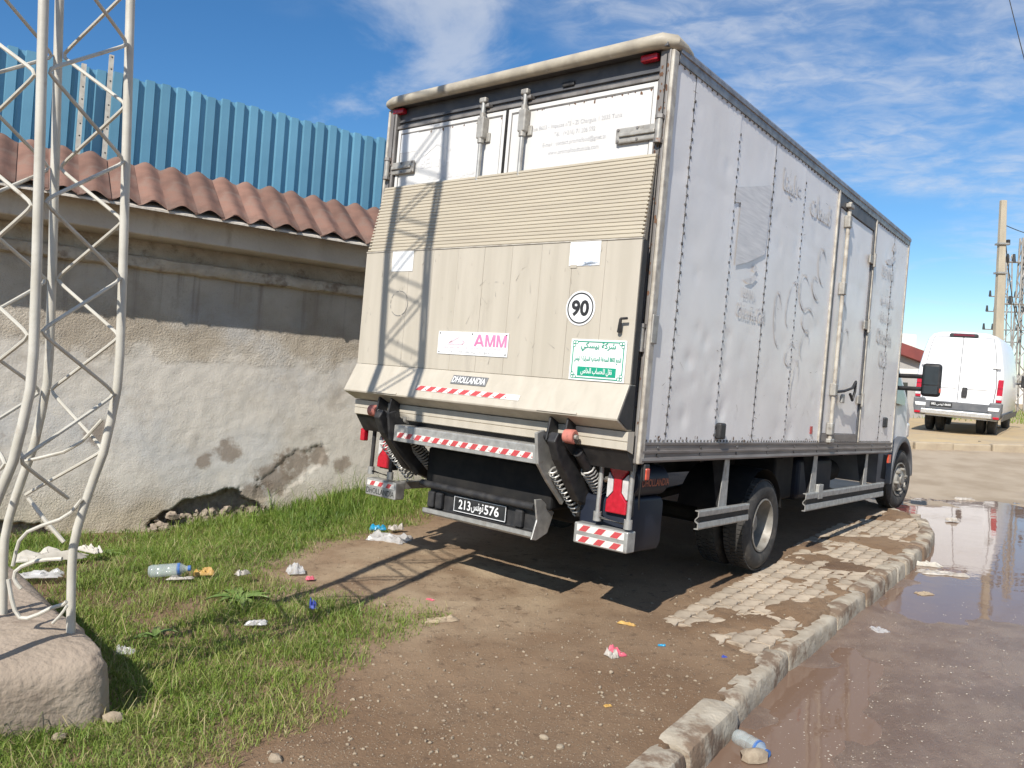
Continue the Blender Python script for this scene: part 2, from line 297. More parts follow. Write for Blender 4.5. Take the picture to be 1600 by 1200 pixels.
def z_road(x, y):
    base = -0.128 + 0.44 * sstep(11.5, 19.5, y)
    dk = pdist(KERB, x, y)
    base = base + 0.035 * (1 - sstep(0.0, 0.5, dk)) * 0.2
    pud = sstep(0.0, 1.0, 1 - np.hypot((x - 5.6) / 2.9, (y - 8.0) / 4.0))
    n = vnoise(x, y, 1.1, 3, 3) * 0.020 + vnoise(x, y, 7, 5, 3) * 0.006
    nearb = sstep(7.2, 5.4, y) * sstep(0.25, 0.9, dk)
    return base + n * (1 - 0.6 * pud) - 0.022 * pud - 0.006 + 0.021 * nearb * (1 - pud) + vnoise(x, y, 22, 8, 2) * 0.004 * nearb
WATER_Z = -0.128
def z_dirt(x, y):
    s = (x - 2.22) * 0.777 - (y - 6.79) * 0.629
    z = 0.028 * np.clip(-s, 0, 4.2) * sstep(-5.2, -2.9, x) 
    wt = (x + 4.741) * 0.842 + (y - 7.449) * 0.54; wd_ = (x + 4.741) * 0.54 - (y - 7.449) * 0.842
    z = z + (np.interp(wt, [-0.5, 0.6, 1.3, 2.3, 3.0, 3.8, 5], [-0.10, -0.12, -0.15, -0.07, 0.03, 0.12, 0.12]) - z) * sstep(2.4, 0.5, wd_)
    rut = np.exp(-(((x - 2.22) * 0.777 - (y - 6.79) * 0.629 + 0.25) / 0.14) ** 2) + np.exp(-(((x - 2.22) * 0.777 - (y - 6.79) * 0.629 + 2.1) / 0.14) ** 2)
    z = z + vnoise(x, y, 0.9, 11, 3) * 0.016 + vnoise(x, y, 6, 12, 3) * 0.009 + vnoise(x, y, 24, 14, 2) * 0.0035 - 0.012 * rut * sstep(9, 5, y)
    z = np.where(inside(PAVE, x, y), z - 0.017 + 0.036 * sstep(-0.22, 0.5, vnoise(x * 0.8 + y * 0.6, y * 0.8 - x * 0.6, 2.4, 21, 4) + 0.25 * vnoise(x, y, 11, 23, 2)), z)
    return z
def z_ground(x, y):
    z = z_dirt(x, y)
    ins = inside(WALK, x, y)
    return np.where(ins, z, z_road(x, y) - 0.09)
def axis(a, b, step, lo, hi, g=1.16):
    c = list(np.arange(a, b + 1e-6, step)); s = step
    while c[-1] < hi: s *= g; c.append(c[-1] + s)
    s = step; d = [a]
    while d[-1] > lo: s *= g; d.append(d[-1] - s)
    return np.array(d[:0:-1] + c)
def height_sheet(name, m, xs, ys, fz, mask=None):
    X, Y = np.meshgrid(xs, ys); Z = fz(X, Y); nx, ny = len(xs), len(ys)
    me = bpy.data.meshes.new(name); idx = np.arange(nx * ny).reshape(ny, nx)
    q = np.stack([idx[:-1, :-1], idx[:-1, 1:], idx[1:, 1:], idx[1:, :-1]], -1).reshape(-1, 4)
    if mask is not None:
        mk = mask(X, Y); keep = mk[:-1, :-1] | mk[:-1, 1:] | mk[1:, 1:] | mk[1:, :-1]; q = q[keep.reshape(-1)]
    me.vertices.add(nx * ny); me.vertices.foreach_set('co', np.stack([X, Y, Z], -1).ravel().astype(np.float32))
    me.loops.add(q.size); me.loops.foreach_set('vertex_index', q.ravel().astype(np.int32)); me.polygons.add(len(q)); me.polygons.foreach_set('loop_start', np.arange(0, q.size, 4, dtype=np.int32))
    me.update(calc_edges=True); me.validate(); me.shade_smooth(); me.materials.append(m)
    if mask is not None:
        bm = bmesh.new(); bm.from_mesh(me); bmesh.ops.delete(bm, geom=[v for v in bm.verts if not v.link_faces], context='VERTS'); bm.to_mesh(me); bm.free()
    return obj(name, me)

def soil_material():
    m = bpy.data.materials.new('trodden_soil'); m.use_nodes = True; nn, ll = m.node_tree.nodes, m.node_tree.links; p = nn['Principled BSDF']
    t = nn.new('ShaderNodeTexCoord')
    def noise(s, d=6, r=0.55): 
        n = nn.new('ShaderNodeTexNoise'); n.inputs['Scale'].default_value = s; n.inputs['Detail'].default_value = d; n.inputs['Roughness'].default_value = r; ll.new(t.outputs['Object'], n.inputs['Vector']); return n.outputs[0]
    def rng(v, a, b):
        n = nn.new('ShaderNodeMapRange'); n.interpolation_type = 'SMOOTHSTEP'; n.inputs['From Min'].default_value = a; n.inputs['From Max'].default_value = b; ll.new(v, n.inputs['Value']); return n.outputs[0]
    def mix(f, a, b):
        n = nn.new('ShaderNodeMix'); n.data_type = 'RGBA'; ll.new(f, n.inputs['Factor'])
        for k, v in (('A', a), ('B', b)):
            if isinstance(v, tuple): n.inputs[k].default_value = (*v, 1)
            else: ll.new(v, n.inputs[k])
        return n.outputs['Result']
    c = mix(rng(noise(0.9, 5), 0.35, 0.68), (0.195, 0.122, 0.071), (0.27, 0.182, 0.112))
    c = mix(rng(noise(0.45, 4, 0.6), 0.54, 0.66), c, (0.145, 0.092, 0.058))
    # paler, drier strip beside the grass and behind the truck (distance from the verge)
    sp = nn.new('ShaderNodeSeparateXYZ'); ll.new(t.outputs['Object'], sp.inputs[0])
    def dist_to(x, y, r0, r1):
        cb = nn.new('ShaderNodeVectorMath'); cb.operation = 'DISTANCE'; ll.new(t.outputs['Object'], cb.inputs[0]); cb.inputs[1].default_value = (x, y, 0); return rng(cb.outputs['Value'], r0, r1)
    ad = nn.new('ShaderNodeMath'); ad.operation = 'MULTIPLY'; ll.new(dist_to(-0.7, 6.0, 2.2, 0.5), ad.inputs[0]); ll.new(rng(noise(2.5, 6), 0.25, 0.7), ad.inputs[1])
    c = mix(ad.outputs[0], c, (0.40, 0.30, 0.195))
    c = mix(rng(noise(14, 5, 0.7), 0.52, 0.74), c, (0.13, 0.085, 0.054))
    vo = nn.new('ShaderNodeTexVoronoi'); vo.inputs['Scale'].default_value = 70; vo.inputs['Randomness'].default_value = 1; ll.new(t.outputs['Object'], vo.inputs['Vector'])
    g = nn.new('ShaderNodeSeparateColor'); ll.new(vo.outputs['Color'], g.inputs[0])
    st = nn.new('ShaderNodeMath'); st.operation = 'MULTIPLY'; ll.new(rng(vo.outputs['Distance'], 0.30, 0.18), st.inputs[0]); ll.new(rng(g.outputs[0], 0.66, 0.76), st.inputs[1])
    c = mix(st.outputs[0], c, (0.34, 0.27, 0.19))
    ll.new(c, p.inputs['Base Color']); p.inputs['Roughness'].default_value = 0.92; p.inputs['Specular IOR Level'].default_value = 0.25
    h = nn.new('ShaderNodeMath'); h.operation = 'ADD'; ll.new(noise(60, 6, 0.7), h.inputs[0]); ll.new(st.outputs[0], h.inputs[1])
    b = nn.new('ShaderNodeBump'); b.inputs['Distance'].default_value = 0.010; ll.new(h.outputs[0], b.inputs['Height']); ll.new(b.outputs[0], p.inputs['Normal'])
    return m
def road_material():
    m = bpy.data.materials.new('muddy_road'); m.use_nodes = True; nn, ll = m.node_tree.nodes, m.node_tree.links; p = nn['Principled BSDF']
    t = nn.new('ShaderNodeTexCoord'); sp = nn.new('ShaderNodeSeparateXYZ'); ll.new(t.outputs['Object'], sp.inputs[0])
    def noise(s, d=6, r=0.6):
        n = nn.new('ShaderNodeTexNoise'); n.inputs['Scale'].default_value = s; n.inputs['Detail'].default_value = d; n.inputs['Roughness'].default_value = r; ll.new(t.outputs['Object'], n.inputs['Vector']); return n.outputs[0]
    def rng(v, a, b, lo=0, hi=1):
        n = nn.new('ShaderNodeMapRange'); n.interpolation_type = 'SMOOTHSTEP'; n.inputs['From Min'].default_value = a; n.inputs['From Max'].default_value = b; n.inputs['To Min'].default_value = lo; n.inputs['To Max'].default_value = hi; ll.new(v, n.inputs['Value']); return n.outputs[0]
    def mix(f, a, b):
        n = nn.new('ShaderNodeMix'); n.data_type = 'RGBA'; ll.new(f, n.inputs['Factor'])
        for k, v in (('A', a), ('B', b)):
            if isinstance(v, tuple): n.inputs[k].default_value = (*v, 1)
            else: ll.new(v, n.inputs[k])
        return n.outputs['Result']
    def math_(op, a, b):
        n = nn.new('ShaderNodeMath'); n.operation = op
        for i, v in enumerate((a, b)):
            if isinstance(v, (int, float)): n.inputs[i].default_value = v
            else: ll.new(v, n.inputs[i])
        return n.outputs[0]
    wet = mix(rng(noise(4, 8, 0.7), 0.40, 0.62), (0.185, 0.122, 0.088), (0.255, 0.178, 0.130))
    dry = mix(rng(noise(1.4), 0.35, 0.7), (0.42, 0.335, 0.24), (0.32, 0.245, 0.165))
    dn = math_('ADD', sp.outputs['Y'], math_('ADD', math_('MULTIPLY', noise(0.5, 5), 7.0), math_('MULTIPLY', sp.outputs['X'], -0.32)))
    f = rng(dn, 11.6, 13.4)
    ll.new(mix(f, wet, dry), p.inputs['Base Color'])
    ll.new(rng(f, 0, 1, 0.30, 0.92), p.inputs['Roughness'])
    b = nn.new('ShaderNodeBump'); b.inputs['Distance'].default_value = 0.011; ll.new(noise(55, 6, 0.75), b.inputs['Height']); ll.new(b.outputs[0], p.inputs['Normal'])
    return m
def water_material():
    m = bpy.data.materials.new('muddy_water'); m.use_nodes = True; nn, ll = m.node_tree.nodes, m.node_tree.links; p = nn['Principled BSDF']
    p.inputs['Base Color'].default_value = (0.19, 0.122, 0.085, 1); p.inputs['Roughness'].default_value = 0.03; p.inputs['IOR'].default_value = 1.33; p.inputs['Specular IOR Level'].default_value = 0.5
    t = nn.new('ShaderNodeTexCoord'); n = nn.new('ShaderNodeTexNoise'); n.inputs['Scale'].default_value = 5; n.inputs['Detail'].default_value = 3; ll.new(t.outputs['Object'], n.inputs['Vector'])
    b = nn.new('ShaderNodeBump'); b.inputs['Distance'].default_value = 0.0012; ll.new(n.outputs[0], b.inputs['Height']); ll.new(b.outputs[0], p.inputs['Normal'])
    return m
M_SOIL, M_ROAD, M_WATER = soil_material(), road_material(), water_material()
gx = axis(-4.4, 6.4, 0.04, -900, 900); gy = axis(1.6, 12.2, 0.04, -300, 1500)
tag(height_sheet('ground', M_SOIL, gx, gy, z_ground), kind='structure')
rx = axis(-0.5, 12.0, 0.06, -120, 160); ry = axis(2.0, 13.0, 0.06, -60, 90)
tag(height_sheet('road', M_ROAD, rx, ry, z_road, mask=lambda x, y: ~inside(WALK, x, y)), kind='structure')
wx = np.linspace(-1.5, 16, 60); wy = np.linspace(0.5, 13.2, 60)
tag(height_sheet('puddle_water', M_WATER, wx, wy, lambda x, y: np.full(x.shape, WATER_Z), mask=lambda x, y: ~inside(WALK, x, y)), kind='structure')

M_KERB = mat('kerb_concrete', (0.44, 0.385, 0.30), (0.33, 0.275, 0.205), 0.85, scale=9, bump=0.007, bscale=40, dirt=((0.19, 0.13, 0.085), 3.6, 0.49, 0.60, (1, 1, 1)))
kerb = tag(empty('kerb'), kind='structure')
def kerb_pieces():
    L = [Vector(p) for p in KERB]; seg = [(b - a).length for a, b in zip(L[:-1], L[1:])]; tot = sum(seg)
    def at(s):
        for a, b, l in zip(L[:-1], L[1:], seg):
            if s <= l: return a + (b - a) * (s / l), (b - a).normalized()
            s -= l
        return L[-1], (L[-1] - L[-2]).normalized()
    s = 6.6; k = 0
    while s < tot - 0.2:
        ln = random.choice([0.62, 0.78, 0.9, 1.0]); 
        if s > 13.2: ln *= 0.45
        e = min(s + ln, tot); w = 0.078 + random.uniform(-0.012, 0.012); top = 0.010 + random.uniform(-0.016, 0.010); sd = random.uniform(0, 90)
        if s < 8.6: top = 0.006
        NU, prof = 15, [(-1, -0.26), (-1, -0.012), (-0.94, 0.0), (-0.5, 0.004), (0.1, 0.004), (0.6, 0.0), (0.86, -0.010), (0.98, -0.035), (1.02, -0.12), (1.05, -0.26)]
        def fn(u, v):
            q, d = at(s + 0.008 + (e - s - 0.016) * u); nrm = Vector((d.y, -d.x)); i = min(int(v * (len(prof) - 1) + 0.5), len(prof) - 1); a, z = prof[i]
            ro = (0.014 * (1 - min(1, min(u, 1 - u) * 14))) ; n1 = fbm((q.x * 6, q.y * 6, a + sd)) * 0.009 + fbm((q.x * 22, q.y * 22, a * 2 + sd), 3) * 0.0065
            c = q + nrm * (a * (w - ro * 0.5) + n1 * 0.7)
            return (c.x, c.y, top + z - ro + n1)
        mb = MB().grid(NU, len(prof), fn); nv = len(prof)
        mb.f += [tuple(j * NU for j in range(nv)), tuple(j * NU + NU - 1 for j in range(nv - 1, -1, -1))]
        mb.build('kerb_stone', M_KERB, kerb, smooth=38); s = e + random.uniform(0.004, 0.022); k += 1
kerb_pieces()

M_PAVER = mat('concrete_paver', (0.50, 0.41, 0.305), (0.40, 0.325, 0.24), 0.88, scale=11, bump=0.003, bscale=60, dirt=((0.19, 0.135, 0.09), 4.0, 0.5, 0.7, (1, 1, 1)), rnd=0.16)
pav = tag(empty('pavement'), kind='structure')
def pavers():
    az = rad(37); ex = Vector((math.sin(az), math.cos(az), 0)); ey = Vector((math.cos(az), -math.sin(az), 0)); o = Vector((*PAVE[0], 0))
    a, b = 0.105, 0.062
    meshes = []
    for k in range(5):
        g = 0.0042; jj = lambda: random.uniform(-0.003, 0.003)
        out = [(-a + g, -b + g), (-a * 0.5, -b + g + 0.014), (0, -b + g), (a * 0.5, -b + g - 0.010), (a - g, -b + g), (a - g + 0.012, 0), (a - g, b - g), (a * 0.5, b - g - 0.012), (0, b - g), (-a * 0.5, b - g + 0.012), (-a + g, b - g), (-a + g + 0.010, 0)]
        out = [(x + jj(), y + jj()) for x, y in out]
        mb = MB().prism(out, 'z', -0.05, 0); mb.v = [(x, y, z + (random.uniform(-0.002, 0.002) if z == 0 else 0)) for x, y, z in mb.v]
        meshes.append(mb.mesh('paver', M_PAVER, bevel=0.004, seg=1))
    n = 0
    for i in range(-4, 36):
        for j in range(-6, 30):
            c = o + ex * (i * 2 * a + (a if j % 2 else 0)) + ey * (j * 2 * b)
            if not inside(PAVE, np.array(c.x), np.array(c.y)) or n >= 300: continue
            p = obj('paver', meshes[random.randrange(5)], pav); n += 1
            p.matrix_world = Matrix(((ex.x, ey.x, 0, c.x), (ex.y, ey.y, 0, c.y), (0, 0, -1 if False else 1, random.uniform(0.0, 0.006)), (0, 0, 0, 1))) @ Matrix.Rotation(random.uniform(-0.03, 0.03), 4, 'Z')
pavers()

# ------------------------------------------------------------------ truck
TX = Vector((0.777, -0.629, -0.027)); TY = Vector((0.627, 0.777, -0.048)).normalized(); TX = (TX - TY * TX.dot(TY)).normalized(); TZ = TX.cross(TY)
TO = Vector((0.808, 4.929, 1.122))
TMW = Matrix(((TX.x, TY.x, TZ.x, TO.x), (TX.y, TY.y, TZ.y, TO.y), (TX.z, TY.z, TZ.z, TO.z), (0, 0, 0, 1)))
truck = tag(empty('box_truck', mw=TMW), 'white box truck with cream folded tail lift parked on the pavement', 'truck')
W = -2.57; CX = W / 2; LEN = 6.05; TOP = 2.58
UX, UY, UZ = (1, 0, 0), (0, 1, 0), (0, 0, 1)

# cargo box shell (floor, roof, left wall, front wall)
MB().box(W + 0.02, -0.02, 0.05, LEN - 0.02, TOP - 0.04, TOP - 0.005).build('roof', M_CABW, truck)
MB().box(W, W + 0.04, 0.03, LEN, 0.08, TOP - 0.05).build('left_wall', M_PANEL, truck)
MB().box(W + 0.041, -0.05, LEN - 0.04, LEN, 0.0, TOP - 0.05).build('front_wall', M_PANEL, truck)
MB().box(W + 0.041, -0.05, 0.06, LEN - 0.041, 0.0, 0.07).build('load_floor', M_CHASSIS, truck)
DENTS = [(random.uniform(0.1, 6), random.uniform(0.12, 2.3), random.uniform(0.03, 0.10), random.uniform(0.003, 0.009)) for _ in range(60)] + [(random.uniform(0.5, 1.2), random.uniform(0.25, 0.9), random.uniform(0.02, 0.06), random.uniform(0.004, 0.010)) for _ in range(26)]
def dent(y, z):
    d = 0.006 * abs(fbm((y * 1.3, z * 0.9, 4.2), 3)) + 0.0025 * abs(fbm((y * 5, z * 3, 9.0), 2))
    cz = 1.80 + 0.10 * math.sin(y * 1.1) + 0.05 * nz(y * 1.5, 3); d += 0.007 * math.exp(-((z - cz) / 0.03) ** 2) * (0.4 + 0.6 * abs(nz(y * 2, 7)))
    cz2 = 0.62 + 0.22 * y * 0.3; d += 0.004 * math.exp(-((z - cz2) / 0.05) ** 2) * max(0, nz(y * 1.7, 17) + 0.2)
    for (a, b, r, h) in DENTS:
        q = ((y - a) ** 2 + (z - b) ** 2) / (r * r)
        if q < 6: d += h * math.exp(-q)
    return d * 0.62
edges = [0.035, 0.30, 1.03, 1.72, 2.42, 3.30]
def side_panel(y0, y1, z0, z1, x0, depth=0.04):
    nu, nv = max(8, int((y1 - y0) / 0.035)), int((z1 - z0) / 0.035)
    mb = MB().grid(nu, nv, lambda u, v: (x0 - dent(y0 + (y1 - y0) * u, z0 + (z1 - z0) * v) * min(1, 12 * min(u, 1 - u) + 0.1), y0 + (y1 - y0) * u, z0 + (z1 - z0) * v))
    mb.build('side_panel', M_PANEL, truck, smooth='full', recalc=False)
for i, (a, b) in enumerate(zip(edges[:-1], edges[1:])): side_panel(a, b - 0.002, 0.105, TOP - 0.09, 0.0 + 0.003 * (i % 2))
for i, (a, b) in enumerate([(4.64, 5.40), (5.40, 6.02)]): side_panel(a, b - 0.002, 0.105, TOP - 0.09, 0.003 * (i % 2))
def rivets(ys_zs, r=0.0115, x=0.0058):
    mb = MB()
    for y, z in ys_zs:
        vs = [(x + 0.003, y, z)] + [(x, y + r * math.cos(t), z + r * math.sin(t)) for t in np.linspace(0, 2 * math.pi, 7)[:-1]] + [(x - 0.012, y + r * math.cos(t), z + r * math.sin(t)) for t in np.linspace(0, 2 * math.pi, 7)[:-1]]
        mb.add(vs, [(0, 1 + k, 1 + (k + 1) % 6) for k in range(6)] + [(1 + k, 7 + k, 7 + (k + 1) % 6, 1 + (k + 1) % 6) for k in range(6)])
    return tag(mb.build('rivets', M_RIVET, truck, recalc=False), kind='stuff')
for y in edges[1:-1] + [5.40]:
    sp = 0.062; rivets([(y + (0.006 if k % 2 else -0.006), 0.16 + k * sp + random.uniform(-.006, .006)) for k in range(int(2.28 / sp))])
rivets([(0.05 + k * 0.055, 0.117) for k in range(108)], r=0.008, x=0.008); rivets([(0.05 + k * 0.08, TOP - 0.105) for k in range(74)], r=0.007, x=0.008)

# rails and posts
MB().prism([(-0.02, -0.02), (0.012, -0.02), (0.016, -0.008), (0.012, 0.008), (0.006, 0.012), (0.006, 0.034), (0.014, 0.038), (0.014, 0.052), (0.006, 0.056), (0.006, 0.088), (0.012, 0.092), (0.012, 0.106), (-0.02, 0.106)], 'y', 0.0, LEN - 0.01).build('skirt_rail', M_SKIRT, truck)
rivets([(0.2 + 0.62 * k, z) for k in range(10) for z in (0.024, 0.072)], r=0.012, x=0.012)
MB().prism([(-0.03, TOP - 0.095), (0.010, TOP - 0.095), (0.014, TOP - 0.07), (0.014, TOP - 0.045), (0.022, TOP - 0.04), (0.022, TOP - 0.012), (0.005, TOP + 0.012), (-0.035, TOP + 0.018), (-0.06, TOP + 0.012), (-0.06, TOP - 0.03)], 'y', 0.04, LEN + 0.01).build('roof_rail', M_RAIL, truck, smooth=35)
MB().prism([(W + 0.03, TOP - 0.095), (W - 0.010, TOP - 0.095), (W - 0.02, TOP - 0.012), (W - 0.005, TOP + 0.012), (W + 0.06, TOP + 0.012), (W + 0.06, TOP - 0.03)], 'y', 0.04, LEN + 0.01).build('roof_rail', M_RAIL, truck)
MB().box(W - 0.01, W + 0.04, 0.0, LEN, -0.02, 0.08).build('skirt_rail', M_SKIRT, truck)
box('front_corner_post', M_EDGE, truck, -0.04, 0.012, LEN - 0.028, LEN + 0.012, 0.0, TOP - 0.09)
# rear frame
for x0, x1, n in ((-0.088, -0.014, 1), (W + 0.014, W + 0.088, 0)):
    box('corner_post', M_POST, truck, x0, x1, -0.03, 0.06, -0.03, TOP - 0.03, bevel=0.008)
    box('post_groove', M_CHASSIS, truck, x0 + 0.046, x0 + 0.054, -0.0315, -0.028, 0.02, TOP - 0.06, bevel=0)
box('edge_strip', M_EDGE, truck, -0.013, 0.013, -0.034, 0.034, -0.03, TOP - 0.04, bevel=0.009)
box('edge_strip', M_EDGE, truck, W - 0.013, W + 0.013, -0.034, 0.034, -0.03, TOP - 0.04, bevel=0.009)
capz = TOP + 0.0
MB().tube([(W - 0.008, 0.16, capz), (W - 0.006, 0.03, capz), (W + 0.02, -0.045, capz), (W + 0.09, -0.07, capz), (-0.16, -0.07, capz + 0.008), (-0.07, -0.055, capz + 0.012), (-0.012, 0.0, capz + 0.012), (-0.005, 0.10, capz + 0.008), (-0.01, 0.2, capz)], [0.03, 0.036, 0.04, 0.041, 0.044, 0.05, 0.047, 0.038, 0.03], n=12).build('roof_cap', M_CAP, truck, smooth=True)
box('cap_plate', M_HEADER, truck, W + 0.02, -0.02, -0.07, 0.06, TOP - 0.03, TOP - 0.005, bevel=0.003)
box('header', M_HEADER, truck, W + 0.088, -0.088, 0.016, 0.06, 2.40, 2.549, bevel=0.003)
box('header_lip', M_POST, truck, W + 0.086, -0.086, -0.012, 0.05, 2.375, 2.40, bevel=0.004)
box('header_lip', M_HEADER, truck, W + 0.09, -0.09, 0.0, 0.05, 2.43, 2.442, bevel=0.003)
box('rear_sill', M_POST, truck, W + 0.088, -0.088, -0.02, 0.06, -0.03, 0.06)
for x in (-0.17, W + 0.10): 
    l = box('marker_lamp', M_RED, truck, x - 0.06, x + 0.06, -0.035, 0.012, 2.498, 2.54, bevel=0.008, seg=3)
box('small_lamp_bracket', M_BLACK, truck, -0.86, -0.76, 0.0, 0.016, 2.455, 2.49, bevel=0.01)
# rear doors
for x0, x1, s in ((-1.312, -0.10, 1), (W + 0.10, -1.335, 0)):
    d = box('rear_door', M_DOOR, truck, x0, x1, 0.0, 0.045, 0.05, 2.372, bevel=0.006)
    mb = MB(); e = 0.03
    mb.box(x0 + 0.002, x0 + e, -0.008, 0.0, 0.06, 2.365).box(x1 - e, x1 - 0.002, -0.008, 0.0, 0.06, 2.365).box(x0 + e, x1 - e, -0.008, 0.0, 2.335, 2.365)
    mb.build('door_trim', M_DOOR, d, bevel=0.003)
    mb = MB().box(x0 + e + .001, x0 + e + 0.006, -0.004, 0.001, 0.06, 2.334).box(x1 - e - 0.006, x1 - e - .001, -0.004, 0.001, 0.06, 2.334).box(x0 + e + .006, x1 - e - .006, -0.004, 0.001, 2.328, 2.334)
    mb.build('sealant_line', M_POST, d)
box('door_gasket', M_CHASSIS, truck, -1.334, -1.313, -0.012, 0.03, 0.05, 2.37, bevel=0.004)
box('door_gasket', M_POST, truck, -0.0995, -0.089, -0.014, 0.03, 0.05, 2.37, bevel=0.003)
for x in (-1.53, -1.14):
    r = MB().tube([(x, -0.04, 0.1), (x, -0.04, 2.45)], 0.0165, n=12).build('lock_rod', M_GALV, truck, smooth=True)
    box('rod_clamp', M_HINGE, r, x - 0.032, x + 0.032, -0.066, -0.001, 2.17, 2.33, bevel=0.01, seg=3)
    box('rod_clamp', M_HINGE, r, x + 0.02, x + 0.06, -0.016, -0.001, 2.15, 2.22, bevel=0.005)
    MB().tube([(x, -0.04, 2.14), (x, -0.04, 2.19)], 0.026, n=12).build('rod_collar', M_HINGE, r, smooth=True)
    MB().tube([(x, -0.04, 2.28), (x, -0.04, 2.36)], 0.024, n=12).build('rod_collar', M_HINGE, r, smooth=True)
    box('rod_cam', M_HINGE, r, x - 0.035, x + 0.03, -0.06, -0.02, 2.435, 2.475, bevel=0.01)
    box('rod_keeper', M_POST, r, x - 0.045, x + 0.045, -0.04, 0.015, 2.405, 2.434, bevel=0.008)
def strap_hinge(x0, x1, z, pivot):
    h = MB().box(x0, x1, -0.028, -0.009, z - 0.05, z + 0.05).build('door_hinge', M_HINGE, truck, bevel=0.008)
    box('hinge_rib', M_HINGE, h, x0 + 0.03, x1 - 0.03, -0.042, -0.0285, z - 0.013, z + 0.013, bevel=0.007, seg=3)
    MB().tube([(pivot, -0.048, z - 0.085), (pivot, -0.048, z + 0.085)], 0.022, n=12).build('hinge_pin', M_HINGE, h, smooth=True)
    for zz in (z - 0.075, z + 0.075): MB().tube([(pivot, -0.048, zz - 0.012), (pivot, -0.048, zz + 0.012)], 0.03, n=6).build('hinge_nut', M_POST, h)
    for xx in (x0 + 0.02, (x0 + x1) / 2, x1 - 0.02):
        for zz in (z - 0.036, z + 0.036): MB().tube([(xx, -0.034, zz), (xx, -0.027, zz)], 0.009, n=6).build('bolt', M_POST, h)
for z in (2.045, 0.75): strap_hinge(-0.37, -0.05, z, -0.045); strap_hinge(W + 0.05, W + 0.33, z + 0.005, W + 0.045)
# faded print on the doors
DG = M_GREYINK
for k, (s, w) in enumerate([('Rue 8603 - Impasse n°3 - ZI Charguia 1 2035 Tunis', 0.74), ('Tél. : (+216) 71 206 592', 0.34), ('E-mail : contact.promofood@gnet.tn', 0.52), ('www.promofoodtunisia.com', 0.42)]):
    text('faded_lettering', s, DG, truck, (-0.72, 0, 2.19 - 0.062 * k), UX, UZ, w, 0.04, bold=0.006)
text('faded_lettering', 'BENNA', mat('very_faded_ink', (0.60, 0.59, 0.585), (0.74, 0.73, 0.71), 0.5, scale=12, lo=0.4, hi=0.6), truck, (-2.02, 0, 2.07), UX, UZ, 0.34, 0.085, bold=0.03)
text('faded_lettering', ar('قهوة شرقية'), MATS['very_faded_ink'], truck, (-1.85, 0, 1.945), UX, UZ, 0.5, 0.06, bold=0.01)
mb = MB(); pts = [(-2.17, 2.14), (-2.02, 2.22), (-1.86, 2.15), (-1.875, 2.135), (-2.02, 2.20), (-2.155, 2.125)]
mb.add([(x, -0.0025, z) for x, z in pts], [(0, 1, 4, 5), (1, 2, 3, 4)]); mb.build('faded_emblem', MATS['very_faded_ink'], truck)
rect_on('old_sticker', M_WHITE, truck, (-2.34, 0, 2.26), UX, UZ, 0.2, 0.16, proud=0.002)

# ---- tail lift platform (folded up)
PX0, PX1 = W + 0.012, -0.030
pl = obj('tail_lift_platform', None, truck)
def pr(poly, name, m, x0=PX0, x1=PX1, par=None, **k): return MB().prism(poly, 'x', x0, x1).build(name, m, par or pl, **k)
nrib = 21; za, zb = 1.895, 1.352; ya, yb = -0.050, -0.147
for i in range(nrib):   # ribbed ramp: one extrusion each
    t0, t1 = i / nrib, (i + 1) / nrib; q = lambda t: (ya + (yb - ya) * t, za + (zb - za) * t)
    (y0, z0), (y1, z1) = q(t0 + 0.0008), q(t1 - 0.0008); (ym0, zm0), (ym1, zm1) = q(t0 + 0.010), q(t1 - 0.010)
    pr([(y0 + 0.02, z0), (ym0 - 0.0032, zm0 - 0.001), (ym1 - 0.0032, zm1), (y1 + 0.02, z1)], 'ramp_rib', M_CREAM2, x0=PX0 + 0.004 + 0.03 * (1 - t0), x1=PX1 - 0.016 * (1 - t0), bevel=0.0025)
pr([(ya + 0.0015, za - 0.002), (yb + 0.0015, zb), (-0.062, zb), (-0.035, za - 0.002)], 'ramp_core', M_CREAM2, x0=PX0 + 0.036, x1=PX1 - 0.018)
npl = 10; pw = (PX1 - PX0) / npl
for i in range(npl): box('platform_plank', M_CREAM, pl, PX0 + i * pw + 0.0008, PX0 + (i + 1) * pw - 0.0008, -0.1505 - (0.0008 if i % 3 == 1 else 0), -0.12, 0.458, 1.344, bevel=0.0012)
pr([(-0.119, 0.46), (-0.119, 1.34), (-0.062, 1.34), (-0.062, 0.2)], 'platform_core', M_BLACK, x0=PX0 + 0.01, x1=PX1 - 0.01)
pr([(-0.143, 1.3445), (-0.143, 1.354), (-0.156, 1.352), (-0.156, 1.3445)], 'ramp_seam', M_EDGE)
LIP = [(-0.147, 0.456), (-0.156, 0.452), (-0.264, 0.242), (-0.260, 0.230), (-0.135, 0.172), (-0.08, 0.172), (-0.08, 0.456)]
pr(LIP, 'platform_lip', M_CREAM, bevel=0.003)
for x0, x1 in ((PX0 - 0.006, PX0 - 0.0005), (PX1 + 0.0005, PX1 + 0.006)):
    pr([(-0.145, 0.448), (-0.252, 0.24), (-0.135, 0.18), (-0.09, 0.18), (-0.09, 0.448)], 'lip_end_plate', M_BLACK, x0=x0, x1=x1)
    pr([(-0.14, 0.46), (-0.14, 1.34), (-0.09, 1.34), (-0.09, 0.46)], 'platform_end_plate', M_BLACK, x0=x0, x1=x1)
